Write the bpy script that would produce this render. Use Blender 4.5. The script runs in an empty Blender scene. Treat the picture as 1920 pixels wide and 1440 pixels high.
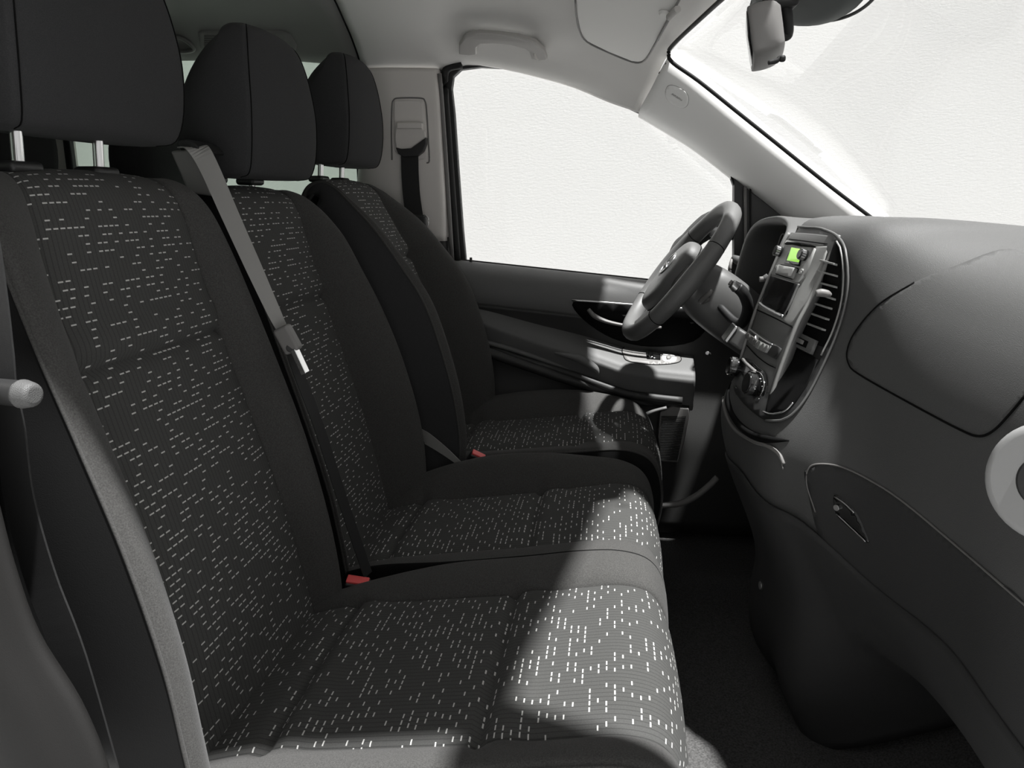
import bpy, bmesh, math, random
import numpy as np
from mathutils import Vector, Matrix, geometry
from mathutils.bvhtree import BVHTree

scene = bpy.context.scene
COL = scene.collection
V = lambda *a: np.array(a, float)

# ------------------------------------------------------------------ camera
F0 = 1442.0
TH = math.atan(340 / F0)
PS = math.atan(190 / F0 * math.cos(TH))
CF = V(-math.sin(PS) * math.cos(TH), math.cos(PS) * math.cos(TH), -math.sin(TH))
CR = V(math.cos(PS), math.sin(PS), 0)
CU = np.cross(CR, CF)
EYE = V(0, 0, .95)
cam = bpy.data.cameras.new('camera')
cam.sensor_width = 36
cam.lens = 36 * F0 / 1920
cam.clip_start = .01
camo = bpy.data.objects.new('camera', cam)
COL.objects.link(camo)
camo.matrix_world = Matrix(((CR[0], CU[0], -CF[0], EYE[0]), (CR[1], CU[1], -CF[1], EYE[1]), (CR[2], CU[2], -CF[2], EYE[2]), (0, 0, 0, 1)))
scene.camera = camo

# ------------------------------------------------------------------ light
world = bpy.data.worlds.new('world')
scene.world = world
world.use_nodes = True
world.node_tree.nodes['Background'].inputs[0].default_value = (1, .995, .985, 1)
world.node_tree.nodes['Background'].inputs[1].default_value = .56
sun = bpy.data.lights.new('hall_light', 'SUN')
sun.energy = 12
sun.angle = math.radians(2.2)
suno = bpy.data.objects.new('hall_light', sun)
COL.objects.link(suno)
suno.rotation_euler = Vector((-.27, .13, -1)).to_track_quat('-Z', 'Y').to_euler()
# unseen fill lights added over the gap to brighten the wall
for hx in (-3.2, 0.4, 4.0):
    la = bpy.data.lights.new('wall_fill', 'AREA'); la.shape = 'RECTANGLE'; la.size = 3.4; la.size_y = .5; la.energy = 12
    lo = bpy.data.objects.new('wall_fill', la); COL.objects.link(lo)
    lo.location = (hx, 3.1, 4.0); lo.rotation_euler = Vector((0, .62, -1)).to_track_quat('-Z', 'Y').to_euler()
scene.view_settings.view_transform = 'Standard'
scene.view_settings.look = 'None'
scene.view_settings.exposure = 0
scene.view_settings.gamma = 1
scene.view_settings.use_curve_mapping = False

# ------------------------------------------------------------------ pixel -> point helpers
def ray(px, py):
    return CF + CR * (px - 960) / F0 - CU * (py - 720) / F0
def P(px, py, Y):
    d = ray(px, py)
    return EYE + d * (Y / d[1])
def PZ(px, py, Z):
    d = ray(px, py)
    return EYE + d * ((Z - .95) / d[2])
def PX(px, py, X):
    d = ray(px, py)
    return EYE + d * (X / d[0])

# ------------------------------------------------------------------ materials
M = {}
def nodes_of(name):
    m = bpy.data.materials.new(name)
    m.use_nodes = True
    nt = m.node_tree
    return m, nt, nt.nodes['Principled BSDF']
def mat(name, c, rough=.6, grain=0, gs=900, metal=0, spec=.5, mottling=0, coord='Object', voro=False, sheen=0, coat=0):
    m, nt, b = nodes_of(name)
    if not isinstance(c, (tuple, list)):
        c = (c, c, c)
    b.inputs['Base Color'].default_value = (*c, 1)
    b.inputs['Roughness'].default_value = rough
    b.inputs['Metallic'].default_value = metal
    b.inputs['Specular IOR Level'].default_value = spec
    if sheen:
        b.inputs['Sheen Weight'].default_value = sheen
        b.inputs['Sheen Roughness'].default_value = .5
    if coat:
        b.inputs['Coat Weight'].default_value = coat
        b.inputs['Coat Roughness'].default_value = .15
    tc = nt.nodes.new('ShaderNodeTexCoord')
    if grain:
        if voro:
            n = nt.nodes.new('ShaderNodeTexVoronoi'); out = n.outputs['Distance']
        else:
            n = nt.nodes.new('ShaderNodeTexNoise'); out = n.outputs[0]; n.inputs['Detail'].default_value = 2
        n.inputs['Scale'].default_value = gs
        nt.links.new(tc.outputs[coord], n.inputs['Vector'])
        bp = nt.nodes.new('ShaderNodeBump')
        bp.inputs['Strength'].default_value = grain
        bp.inputs['Distance'].default_value = .0006
        nt.links.new(out, bp.inputs['Height'])
        nt.links.new(bp.outputs[0], b.inputs['Normal'])
    if mottling:
        n2 = nt.nodes.new('ShaderNodeTexNoise')
        n2.inputs['Scale'].default_value = gs * .6
        n2.inputs['Detail'].default_value = 3
        nt.links.new(tc.outputs[coord], n2.inputs['Vector'])
        r = nt.nodes.new('ShaderNodeMapRange')
        r.inputs[1].default_value = .3; r.inputs[2].default_value = .7
        r.inputs[3].default_value = 1 - mottling; r.inputs[4].default_value = 1 + mottling
        nt.links.new(n2.outputs[0], r.inputs[0])
        mx = nt.nodes.new('ShaderNodeVectorMath'); mx.operation = 'SCALE'
        mx.inputs[0].default_value = c
        nt.links.new(r.outputs[0], mx.inputs['Scale'])
        nt.links.new(mx.outputs[0], b.inputs['Base Color'])
    M[name] = m
    return m

mat('bolster_fabric', (.056, .055, .053), .95, .5, 1100, spec=.15, mottling=.28, sheen=.06)
mat('headrest_fabric', (.036, .036, .037), .95, .35, 1400, spec=.12, mottling=.15, sheen=.03)
mat('seat_back_shell', .008, .8, .3, 900, spec=.12)
mat('dash_plastic', (.074, .074, .073), .55, .5, 1100, spec=.45, voro=True)
mat('dash_lower_shaded', (.034, .034, .034), .6, .5, 1100, spec=.4, voro=True)  # same plastic as the upper dash, darkened to paint in the shade below
mat('fascia_plastic', (.105, .105, .103), .42, .15, 1500, spec=.45)
mat('radio_plastic', (.27, .27, .262), .45, .1, 1500, spec=.45)
mat('dark_plastic', .02, .45, .1, 1500)
mat('black_void', .004, .8, spec=.1)  # near-black fill that paints in the shade of slots, pockets and cavities
mat('gloss_black', .01, .15)
mat('rubber', .012, .6, spec=.3)
mat('satin_metal', .55, .3, metal=1)
mat('chrome', .85, .12, metal=1)
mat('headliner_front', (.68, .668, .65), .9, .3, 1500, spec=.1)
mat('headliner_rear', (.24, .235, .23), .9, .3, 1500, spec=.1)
mat('pillar_plastic', (.66, .63, .605), .55, .12, 1400, spec=.35)
mat('pillar_front', (.84, .835, .82), .6, .12, 1400, spec=.3)
mat('visor', (.76, .75, .73), .7, .2, 1500, spec=.2)
mat('door_plastic', (.028, .028, .027), .5, .35, 1200, spec=.45, voro=True)  # door colour lowered to put the shadow of the seats into it
mat('door_lit', (.12, .12, .118), .55, .3, 1200, spec=.4, voro=True)  # lighter copy of the door plastic, light on sill and armrest painted in
mat('leather', (.115, .115, .113), .48, .3, 900, spec=.5, voro=True)
mat('carpet', (.075, .074, .073), .95, .9, 500, spec=.1, mottling=.4)
mat('webbing', (.014, .014, .014), .6, .4, 2500, spec=.4)
mat('webbing_grey', (.27, .265, .255), .55, .4, 2500, spec=.5)
mat('red_plastic', (.75, .10, .10), .35, spec=.5)
mat('white_print', .75, .5)
mat('grey_plastic', (.17, .165, .16), .5, .15, 1400, spec=.4)
mat('concrete', (.40, .40, .395), .8, .3, 30)
mat('seam', .006, .9, spec=.05)
mat('pillar_dark', (.014, .0135, .013), .7, .3, 1200, spec=.15)
mat('handle_plastic', (.46, .445, .43), .6, .12, 1400, spec=.3)
mat('silver_ring', (.28, .28, .278), .5, .1, 1200)
mat('sensor_cover', (.035, .042, .04), .6, spec=.2)

def fabric():
    m, nt, b = nodes_of('dash_fabric')
    N = nt.nodes; L = nt.links
    b.inputs['Roughness'].default_value = .95
    b.inputs['Specular IOR Level'].default_value = .15
    b.inputs['Sheen Weight'].default_value = .03
    uv = N.new('ShaderNodeUVMap')
    sep = N.new('ShaderNodeSeparateXYZ'); L.new(uv.outputs[0], sep.inputs[0])
    def mth(op, a, c=None, d=None):
        n = N.new('ShaderNodeMath'); n.operation = op
        for i, x in enumerate((a, c, d)):
            if x is None: continue
            if isinstance(x, (int, float)): n.inputs[i].default_value = x
            else: L.new(x, n.inputs[i])
        return n.outputs[0]
    u, v = sep.outputs[0], sep.outputs[1]
    vr = mth('DIVIDE', v, .0096)
    row = mth('FLOOR', vr); fv = mth('FRACT', vr)
    w1 = N.new('ShaderNodeTexWhiteNoise'); w1.noise_dimensions = '1D'; L.new(row, w1.inputs['W'])
    ur = mth('ADD', mth('DIVIDE', u, .0108), mth('MULTIPLY', w1.outputs[0], 1.0))
    cell = mth('FLOOR', ur); fu = mth('FRACT', ur)
    cmb = N.new('ShaderNodeCombineXYZ'); L.new(cell, cmb.inputs[0]); L.new(row, cmb.inputs[1])
    w2 = N.new('ShaderNodeTexWhiteNoise'); w2.noise_dimensions = '2D'; L.new(cmb.outputs[0], w2.inputs['Vector'])
    on = mth('GREATER_THAN', w2.outputs[0], .61)
    inu = mth('LESS_THAN', mth('ABSOLUTE', mth('SUBTRACT', fu, .5)), .345)
    inv = mth('LESS_THAN', mth('ABSOLUTE', mth('SUBTRACT', fv, .5)), .09)
    dash = mth('MULTIPLY', mth('MULTIPLY', on, inu), inv)
    rib = mth('FRACT', mth('DIVIDE', u, .0072))
    ribd = mth('SMOOTH_MIN', mth('MULTIPLY', mth('ABSOLUTE', mth('SUBTRACT', rib, .5)), 1.6), .2, .05)   # 0 in the groove
    noise = N.new('ShaderNodeTexNoise'); noise.inputs['Scale'].default_value = 600; noise.inputs['Detail'].default_value = 3
    L.new(uv.outputs[0], noise.inputs['Vector'])
    k = mth('MULTIPLY', mth('ADD', .62, mth('MULTIPLY', ribd, 2.2)), mth('ADD', .75, mth('MULTIPLY', noise.outputs[0], .5)))
    base = N.new('ShaderNodeVectorMath'); base.operation = 'SCALE'; base.inputs[0].default_value = (.055, .055, .053); L.new(k, base.inputs['Scale'])
    mix = N.new('ShaderNodeMix'); mix.data_type = 'RGBA'
    L.new(dash, mix.inputs[0]); L.new(base.outputs[0], mix.inputs[6]); mix.inputs[7].default_value = (.50, .495, .48, 1)
    L.new(mix.outputs[2], b.inputs['Base Color'])
    h = mth('ADD', mth('MULTIPLY', ribd, 2.5), mth('ADD', mth('MULTIPLY', noise.outputs[0], .5), mth('MULTIPLY', dash, .4)))
    bp = N.new('ShaderNodeBump'); bp.inputs['Strength'].default_value = .5; bp.inputs['Distance'].default_value = .0008
    L.new(h, bp.inputs['Height']); L.new(bp.outputs[0], b.inputs['Normal'])
    M['dash_fabric'] = m
fabric()

def glass(name, tint):
    m = bpy.data.materials.new(name); m.use_nodes = True
    nt = m.node_tree; nt.nodes.clear()
    o = nt.nodes.new('ShaderNodeOutputMaterial')
    t = nt.nodes.new('ShaderNodeBsdfTransparent'); t.inputs[0].default_value = (*tint, 1)
    g = nt.nodes.new('ShaderNodeBsdfGlossy'); g.inputs['Roughness'].default_value = .02
    lw = nt.nodes.new('ShaderNodeLayerWeight'); lw.inputs[0].default_value = .5
    pw = nt.nodes.new('ShaderNodeMath'); pw.operation = 'POWER'; nt.links.new(lw.outputs['Facing'], pw.inputs[0]); pw.inputs[1].default_value = 5
    fr = nt.nodes.new('ShaderNodeMath'); fr.operation = 'MULTIPLY_ADD'; nt.links.new(pw.outputs[0], fr.inputs[0]); fr.inputs[1].default_value = .5; fr.inputs[2].default_value = .02
    mx = nt.nodes.new('ShaderNodeMixShader')
    nt.links.new(fr.outputs[0], mx.inputs[0]); nt.links.new(t.outputs[0], mx.inputs[1]); nt.links.new(g.outputs[0], mx.inputs[2])
    nt.links.new(mx.outputs[0], o.inputs[0])
    M[name] = m
glass('clear_glass', (.98, .98, .975))
glass('tinted_glass', (.60, .65, .61))

def plaster():
    m, nt, b = nodes_of('plaster')
    b.inputs['Roughness'].default_value = .9
    tc = nt.nodes.new('ShaderNodeTexCoord')
    mp = nt.nodes.new('ShaderNodeMapping'); mp.inputs['Scale'].default_value = (1, 1, 2.2)
    nt.links.new(tc.outputs['Object'], mp.inputs[0])
    n = nt.nodes.new('ShaderNodeTexNoise'); n.inputs['Scale'].default_value = 40; n.inputs['Detail'].default_value = 8; n.inputs['Roughness'].default_value = .7
    nt.links.new(mp.outputs[0], n.inputs['Vector'])
    bp = nt.nodes.new('ShaderNodeBump'); bp.inputs['Strength'].default_value = .15; bp.inputs['Distance'].default_value = .01
    nt.links.new(n.outputs[0], bp.inputs['Height']); nt.links.new(bp.outputs[0], b.inputs['Normal'])
    b.inputs['Base Color'].default_value = (.66, .658, .65, 1)
    M['plaster'] = m
plaster()
def screen():
    m, nt, b = nodes_of('lcd')
    b.inputs['Base Color'].default_value = (.3, .5, .1, 1)
    b.inputs['Emission Color'].default_value = (.42, .85, .14, 1)
    b.inputs['Emission Strength'].default_value = .75
    b.inputs['Roughness'].default_value = .15
    M['lcd'] = m
screen()

# ------------------------------------------------------------------ object helpers
WO = {}
def OBJ(name, verts, faces, m, parent=None, smooth=True, uvs=None, solid=0, bevel=0, subsurf=0, loc=None):
    verts = np.array([list(v) for v in verts], float)
    c = (verts.min(0) + verts.max(0)) / 2 if loc is None else np.array(loc, float)
    me = bpy.data.meshes.new(name)
    me.from_pydata((verts - c).tolist(), [], [list(f) for f in faces])
    me.materials.append(M[m])
    if uvs is not None:
        lay = me.uv_layers.new(name='UVMap')
        for lp in me.loops:
            lay.data[lp.index].uv = uvs[lp.vertex_index]
    me.update()
    bm = bmesh.new(); bm.from_mesh(me)
    if not solid and uvs is None:
        bmesh.ops.recalc_face_normals(bm, faces=bm.faces)
    for f in bm.faces: f.smooth = smooth
    bm.to_mesh(me); bm.free()
    o = bpy.data.objects.new(name, me)
    COL.objects.link(o)
    p0 = V(0, 0, 0)
    if parent is not None:
        o.parent = parent; p0 = WO[parent.name]
    o.location = c - p0
    WO[o.name] = c
    if solid:
        s = o.modifiers.new('s', 'SOLIDIFY'); s.thickness = solid
        look = sum((EYE - c - np.array(f.center)) @ np.array(f.normal) * f.area for f in me.polygons)
        s.offset = -1 if look > 0 else 1          # the shell grows away from the cabin
    if bevel:
        b = o.modifiers.new('b', 'BEVEL'); b.width = bevel; b.segments = 3; b.limit_method = 'ANGLE'; b.angle_limit = math.radians(35)
        if smooth: me.shade_smooth() if hasattr(me, 'shade_smooth') else None
        w = o.modifiers.new('w', 'WEIGHTED_NORMAL'); w.keep_sharp = False
    return o
def THING(name, label, cat, loc, group=None):
    o = bpy.data.objects.new(name, None); COL.objects.link(o)
    o.location = loc; o.empty_display_size = .05
    WO[o.name] = np.array(loc, float)
    return tag(o, label, cat, group)
def tag(o, label, cat, group=None):
    o['label'] = label; o['category'] = cat
    if group: o['group'] = group
    return o
def struct(o, label=None):
    o['kind'] = 'structure'
    if label: o['label'] = label
    return o

def cr(pts, n, closed=False):
    """Catmull-Rom through pts (k,d) -> n samples per span"""
    pts = np.array(pts, float); k = len(pts)
    out = []
    spans = k if closed else k - 1
    for i in range(spans):
        if closed:
            a, b, c, d = pts[(i - 1) % k], pts[i], pts[(i + 1) % k], pts[(i + 2) % k]
        else:
            b, c = pts[i], pts[i + 1]
            a = pts[i - 1] if i else 2 * b - c
            d = pts[i + 2] if i + 2 < k else 2 * c - b
        for j in range(n):
            t = j / n
            out.append(.5 * ((2 * b) + (c - a) * t + (2 * a - 5 * b + 4 * c - d) * t * t + (-a + 3 * b - 3 * c + d) * t ** 3))
    if not closed: out.append(pts[-1])
    return np.array(out)
def net(C, nu=4, nv=4, cu=False, cv=False):
    C = np.array(C, float)
    A = cr(C.reshape(len(C), -1), nu, cu)
    A = A.reshape(len(A), -1, 3)
    B = cr(A.transpose(1, 0, 2).reshape(A.shape[1], -1), nv, cv)
    return B.reshape(len(B), -1, 3).transpose(1, 0, 2)
def grid_faces(a, b, cu=False, cv=False, off=0):
    f = []
    for i in range(a if cu else a - 1):
        for j in range(b if cv else b - 1):
            i2, j2 = (i + 1) % a, (j + 1) % b
            f.append((off + i * b + j, off + i2 * b + j, off + i2 * b + j2, off + i * b + j2))
    return f
def GRID(name, G, m, parent=None, cu=False, cv=False, cap=False, uvs=None, **k):
    a, b = G.shape[:2]
    fs = grid_faces(a, b, cu, cv)
    if cap:
        if cv: fs += [tuple(range(b))[::-1], tuple((a - 1) * b + j for j in range(b))]
        if cu: fs += [tuple(i * b for i in range(a)), tuple(i * b + b - 1 for i in range(a))[::-1]]
    return OBJ(name, G.reshape(-1, 3), fs, m, parent, uvs=uvs, **k)
def uv_metric(G, u0=0, v0=0):
    """u along axis0, v along axis1, both in metres measured along the surface"""
    du = np.linalg.norm(np.diff(G, axis=0), axis=2).mean(1)
    dv = np.linalg.norm(np.diff(G, axis=1), axis=2).mean(0)
    u = np.concatenate([[0], np.cumsum(du)]) + u0; v = np.concatenate([[0], np.cumsum(dv)]) + v0
    return [(u[i], v[j]) for i in range(G.shape[0]) for j in range(G.shape[1])]
def frame(t, up=V(0, 0, 1)):
    t = t / np.linalg.norm(t)
    a = np.cross(up, t)
    if np.linalg.norm(a) < 1e-4: a = np.cross(V(0, 1, 0), t)
    a /= np.linalg.norm(a)
    return t, a, np.cross(t, a)
def TUBE(name, path, r, m, parent=None, n=10, sp=4, closed=False, flat=1.0, up=V(0, 0, 1), cap=True):
    if any(q is None for q in path): print('MISS', name, [i for i, q in enumerate(path) if q is None])
    path = [q for q in path if q is not None]
    p = cr(path, sp, closed) if sp > 1 else np.array([np.array(q, float) for q in path])
    k = len(p)
    rr = np.interp(np.linspace(0, 1, k), np.linspace(0, 1, len(r)), r) if isinstance(r, (list, tuple)) else np.full(k, r)
    G = np.zeros((k, n, 3))
    for i in range(k):
        t = p[(i + 1) % k] - p[i - 1] if closed else p[min(i + 1, k - 1)] - p[max(i - 1, 0)]
        _, a, b = frame(t, up)
        for j in range(n):
            w = 2 * math.pi * j / n
            G[i, j] = p[i] + a * math.cos(w) * rr[i] + b * math.sin(w) * rr[i] * flat
    return GRID(name, G, m, parent, cu=closed, cv=True, cap=cap and not closed)
def RIBBON(name, path, width, side, m, parent=None, th=.0014, sp=6):
    """strap: side = list of unit vectors or one vector"""
    p = cr(path, sp)
    k = len(p)
    sd = np.array(side, float)
    if sd.ndim == 1: sd = np.repeat(sd[None], len(path), 0)
    s = cr(sd, sp)
    wd = np.interp(np.linspace(0, 1, k), np.linspace(0, 1, len(width)), width) if isinstance(width, (list, tuple)) else np.full(k, width)
    G = np.zeros((k, 4, 3))
    for i in range(k):
        t = p[min(i + 1, k - 1)] - p[max(i - 1, 0)]
        a = s[i] - t * (s[i] @ t) / (t @ t); a /= np.linalg.norm(a)
        nn = np.cross(t / np.linalg.norm(t), a)
        for j, (x, y) in enumerate(((-1, -1), (1, -1), (1, 1), (-1, 1))):
            G[i, j] = p[i] + a * x * wd[i] / 2 + nn * y * th / 2
    return GRID(name, G, m, parent, cv=True, cap=True, smooth=False)
def BOX(name, c, s, m, parent=None, bevel=.003, ax=None):
    """c centre, s full sizes, ax 3x3 rows = local axes"""
    A = np.eye(3) if ax is None else np.array([a / np.linalg.norm(a) for a in ax])
    vs = [np.array(c, float) + A[0] * x * s[0] / 2 + A[1] * y * s[1] / 2 + A[2] * z * s[2] / 2 for x in (-1, 1) for y in (-1, 1) for z in (-1, 1)]
    fs = [(0, 1, 3, 2), (4, 6, 7, 5), (0, 4, 5, 1), (2, 3, 7, 6), (0, 2, 6, 4), (1, 5, 7, 3)]
    return OBJ(name, vs, fs, m, parent, bevel=bevel)
def CYL(name, a, b, r, m, parent=None, n=24, r2=None, bevel=0):
    a = np.array(a, float); b = np.array(b, float)
    _, x, y = frame(b - a)
    r2 = r if r2 is None else r2
    vs = [a + (x * math.cos(w) + y * math.sin(w)) * r for w in np.arange(n) * 2 * math.pi / n] + \
         [b + (x * math.cos(w) + y * math.sin(w)) * r2 for w in np.arange(n) * 2 * math.pi / n]
    fs = [(i, (i + 1) % n, n + (i + 1) % n, n + i) for i in range(n)] + [tuple(range(n))[::-1], tuple(range(n, 2 * n))]
    return OBJ(name, vs, fs, m, parent, bevel=bevel or min(r, r2) * .12)
def PRISM(name, pts, ext, m, parent=None, bevel=.002, smooth=True):
    """planar outline (3-D points) extruded by vector ext"""
    n = len(pts); pts = [np.array(p, float) for p in pts]; ext = np.array(ext, float)
    vs = pts + [p + ext for p in pts]
    fs = [tuple(range(n))[::-1], tuple(range(n, 2 * n))] + [(i, (i + 1) % n, n + (i + 1) % n, n + i) for i in range(n)]
    return OBJ(name, vs, fs, m, parent, bevel=bevel, smooth=smooth)
def JOIN(name, boxes, m, parent=None, bevel=0):
    """several small boxes [(c,s,ax)] in one mesh"""
    vs, fs = [], []
    for c, s, ax in boxes:
        A = np.eye(3) if ax is None else np.array([a / np.linalg.norm(a) for a in ax])
        o = len(vs)
        vs += [np.array(c, float) + A[0] * x * s[0] / 2 + A[1] * y * s[1] / 2 + A[2] * z * s[2] / 2 for x in (-1, 1) for y in (-1, 1) for z in (-1, 1)]
        fs += [tuple(o + i for i in f) for f in ((0, 1, 3, 2), (4, 6, 7, 5), (0, 4, 5, 1), (2, 3, 7, 6), (0, 2, 6, 4), (1, 5, 7, 3))]
    return OBJ(name, vs, fs, m, parent, smooth=False, bevel=bevel)
def RING(name, inner, outer, ext, m, parent=None, bevel=0):
    """frame between two closed outlines of equal count, extruded by ext"""
    n = len(inner); ext = np.array(ext, float)
    vs = list(inner) + list(outer) + [p + ext for p in inner] + [p + ext for p in outer]
    fs = []
    for i in range(n):
        j = (i + 1) % n
        fs += [(i, j, n + j, n + i), (2 * n + i, 3 * n + i, 3 * n + j, 2 * n + j), (i, 2 * n + i, 2 * n + j, j), (n + i, n + j, 3 * n + j, 3 * n + i)]
    return OBJ(name, vs, fs, m, parent, bevel=bevel)
def bvh_of(G, cu=False, cv=False):
    a, b = G.shape[:2]
    return BVHTree.FromPolygons([Vector(v) for v in G.reshape(-1, 3)], grid_faces(a, b, cu, cv))
def hit(bvh, px, py, off=0.0):
    d = Vector(ray(px, py)).normalized()
    loc, nrm, i, dist = bvh.ray_cast(Vector(EYE), d)
    if loc is None: return None, None
    if nrm.dot(d) > 0: nrm = -nrm
    return np.array(loc + nrm * off), np.array(nrm)
def rounded(outline, sp=4, closed=True):
    return cr(np.array(outline, float), sp, closed)
def PATCH(name, outline, bvh, off, m, parent=None, step=14, sp=4, depth=.006, rnd=True):
    """a panel lying on a surface: its outline is carried onto the surface, lifted off by `off` and given depth"""
    ol = rounded(outline, sp) if rnd else np.array(outline, float)
    pts = [Vector((p[0], p[1])) for p in ol]
    n = len(pts)
    x0, y0 = ol.min(0); x1, y1 = ol.max(0)
    def inside(x, y):
        c = False
        for i in range(n):
            a, b = ol[i], ol[i - 1]
            if (a[1] > y) != (b[1] > y) and x < (b[0] - a[0]) * (y - a[1]) / (b[1] - a[1]) + a[0]: c = not c
        return c
    def dmin(x, y):
        return np.min(np.hypot(ol[:, 0] - x, ol[:, 1] - y))
    ins = []
    y = y0 + step / 2
    while y < y1:
        x = x0 + step / 2
        while x < x1:
            if inside(x, y) and dmin(x, y) > step * .4: ins.append(Vector((x, y)))
            x += step
        y += step
    vs2, ed, fa, *_ = geometry.delaunay_2d_cdt(pts + ins, [(i, (i + 1) % n) for i in range(n)], [], 1, 1e-4)
    V3, back, bad = [], [], set()
    for p in vs2:
        l, nn = hit(bvh, p.x, p.y)
        if l is None:
            bad.add(len(V3)); l, nn = EYE, V(0, -1, 0)
        V3.append(l + nn * off); back.append(l + nn * (off - depth))
    fs = [tuple(f) for f in fa if not bad & set(f)]
    if len(bad) == len(V3): print('NOHIT', name); bad = set(); fs = [tuple(f) for f in fa]
    good = [i for i in range(len(V3)) if i not in bad]
    for i in bad: V3[i] = V3[good[0]]; back[i] = back[good[0]]
    cnt = {}
    for f in fs:
        for i in range(len(f)):
            e = (f[i], f[(i + 1) % len(f)]); cnt[e] = 1
    nv = len(V3)
    side = [(a, b, b + nv, a + nv) for (a, b) in cnt if (b, a) not in cnt]
    return OBJ(name, V3 + back, fs + side, m, parent)
def SEAM(name, outline, bvh, r, m, parent=None, closed=False, sp=6, off=0, n=6):
    ol = rounded(outline, sp, closed)
    pts = [hit(bvh, *p, off)[0] for p in ol]
    pts = [p for p in pts if p is not None]
    return TUBE(name, pts, r, m, parent, n=n, sp=1, closed=closed)

# ================================================================== SETTING
struct(OBJ('wall_back', [(-9, 4.6, -.5), (7, 4.6, -.5), (7, 4.6, 5), (-9, 4.6, 5), (-9, 4.8, -.5), (7, 4.8, -.5), (7, 4.8, 5), (-9, 4.8, 5)],
           [(0, 1, 2, 3), (7, 6, 5, 4), (0, 4, 5, 1), (3, 2, 6, 7), (1, 5, 6, 2), (0, 3, 7, 4)], 'plaster', smooth=False), 'white rough plaster wall outside the vehicle')
struct(OBJ('floor_hall', [(-9, -5, -.5), (7, -5, -.5), (7, 4.6, -.5), (-9, 4.6, -.5), (-9, -5, -.6), (7, -5, -.6), (7, 4.6, -.6), (-9, 4.6, -.6)],
           [(0, 1, 2, 3), (7, 6, 5, 4), (0, 4, 5, 1), (1, 5, 6, 2), (2, 6, 7, 3), (3, 7, 4, 0)], 'concrete', smooth=False), 'grey concrete ground around the vehicle')
# cabin floor
gx = [-2.6, -1.6, -.8, -.2, .1, .3, .5, .7, .9]
FL = net([[V(x, y, (.0 if x < .5 else (x - .5) * .55) + (.02 if y < .66 or y > 2.12 else 0)) for x in gx] for y in (.60, .7, 1.0, 1.4, 1.8, 2.1, 2.2)], 3, 4)
struct(GRID('floor', FL, 'carpet', solid=.03), 'dark carpet on the cabin floor')

# headliner ---------------------------------------------------------
def head_sec(X, ze, zr, w=.0):
    half = [(2.20, ze), (2.165, ze + .012), (2.12, ze + .05), (2.05, ze + .095 if ze + .095 < zr - .012 else zr - .03), (1.9, zr - .012), (1.65, zr)]
    return [V(X, y, z) for y, z in half] + [V(X, 1.4, zr + .008)] + [V(X, 1.4 - (y - 1.4) * .95, z) for y, z in half[::-1]]
rear = [head_sec(-2.6, 1.345, 1.46), head_sec(-1.6, 1.345, 1.47), head_sec(-.9, 1.335, 1.47), head_sec(-.69, 1.297, 1.47)]
S1 = P(690, 133, 2.17)
G = net(rear, 3, 4)
HR = bvh_of(G)
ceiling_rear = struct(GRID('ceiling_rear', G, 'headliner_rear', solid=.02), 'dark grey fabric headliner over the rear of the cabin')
def sym(h): return h + [V(q[0], 1.4 - (q[1] - 1.4) * .95, q[2]) for q in h[-2::-1]]
A0 = P(1200, 207, 2.17); A1 = P(1255, 100, 2.10)
front = [head_sec(-.688, 1.297, 1.47), head_sec(-.6, 1.292, 1.465), head_sec(-.49, 1.298, 1.462), head_sec(-.37, 1.312, 1.46), head_sec(-.15, 1.262, 1.45),
         sym([V(-.02, 2.20, 1.212), V(-.015, 2.175, 1.235), V(-.0, 2.12, 1.285), V(.01, 2.05, 1.345), V(.04, 1.9, 1.40), V(.08, 1.65, 1.425), V(.10, 1.4, 1.43)]),
         sym([V(A0[0], 2.19, A0[2] - .004), A0 + V(.01, 0, .02), A0 * .45 + A1 * .55, A1, V(.19, 1.9, 1.358), V(.24, 1.65, 1.385), V(.262, 1.4, 1.392)])]
G = net(front, 4, 4)
HF = bvh_of(G)
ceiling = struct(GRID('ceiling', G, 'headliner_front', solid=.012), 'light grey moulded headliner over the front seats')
TUBE('seam', [q + V(0, -.002, -.003) for q in head_sec(-.689, 1.297, 1.47)[:6]], .0022, 'seam', ceiling, n=6)

# outer roof skin so nothing leaks
G = net([[V(x, y, z) for y, z in ((.592, 1.34), (.71, 1.45), (1.4, 1.53), (2.12, 1.46), (2.24, 1.37))] for x in (-2.7, -1, -.3)] +
        [[V(-.02, .62, 1.27), V(.07, .72, 1.39), V(.12, 1.4, 1.47), V(.07, 2.08, 1.39), V(-.02, 2.24, 1.27)],
         [V(.12, .64, 1.20), V(.165, .74, 1.345), V(.275, 1.4, 1.405), V(.135, 2.09, 1.335), V(.05, 2.23, 1.22)]], 3, 5)
struct(GRID('ceiling_outer', G, 'pillar_front', solid=.01), 'roof skin above the headliner')

# pillars -----------------------------------------------------------
# A pillar on the driver's side: from the windscreen edge down to the door window edge
ups = [(1255, 100, 2.10), (1310, 150, 2.095), (1450, 265, 2.10), (1560, 350, 2.11), (1680, 440, 2.12)]
los = [(1200, 207, 2.17), (1298, 266, 2.17), (1376, 325, 2.17), (1440, 375, 2.17), (1500, 425, 2.17)]
C = []
for (a, b) in zip(ups, los):
    u, l = P(*a), P(*b)
    mid1 = u * .72 + l * .28 + V(0, -.022, 0); mid2 = u * .35 + l * .65 + V(0, -.022, 0)
    C.append([u + V(.02, .05, .02), u + V(.004, .008, .003), mid1, mid2, l + V(0, -.004, .004), l + V(-.003, .05, -.012)])
AP = net(C, 6, 5)
APB = bvh_of(AP)
tr1 = struct(GRID('trim_1', AP, 'pillar_front', solid=.006), 'pale grey windscreen pillar trim on the driver side')
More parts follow.
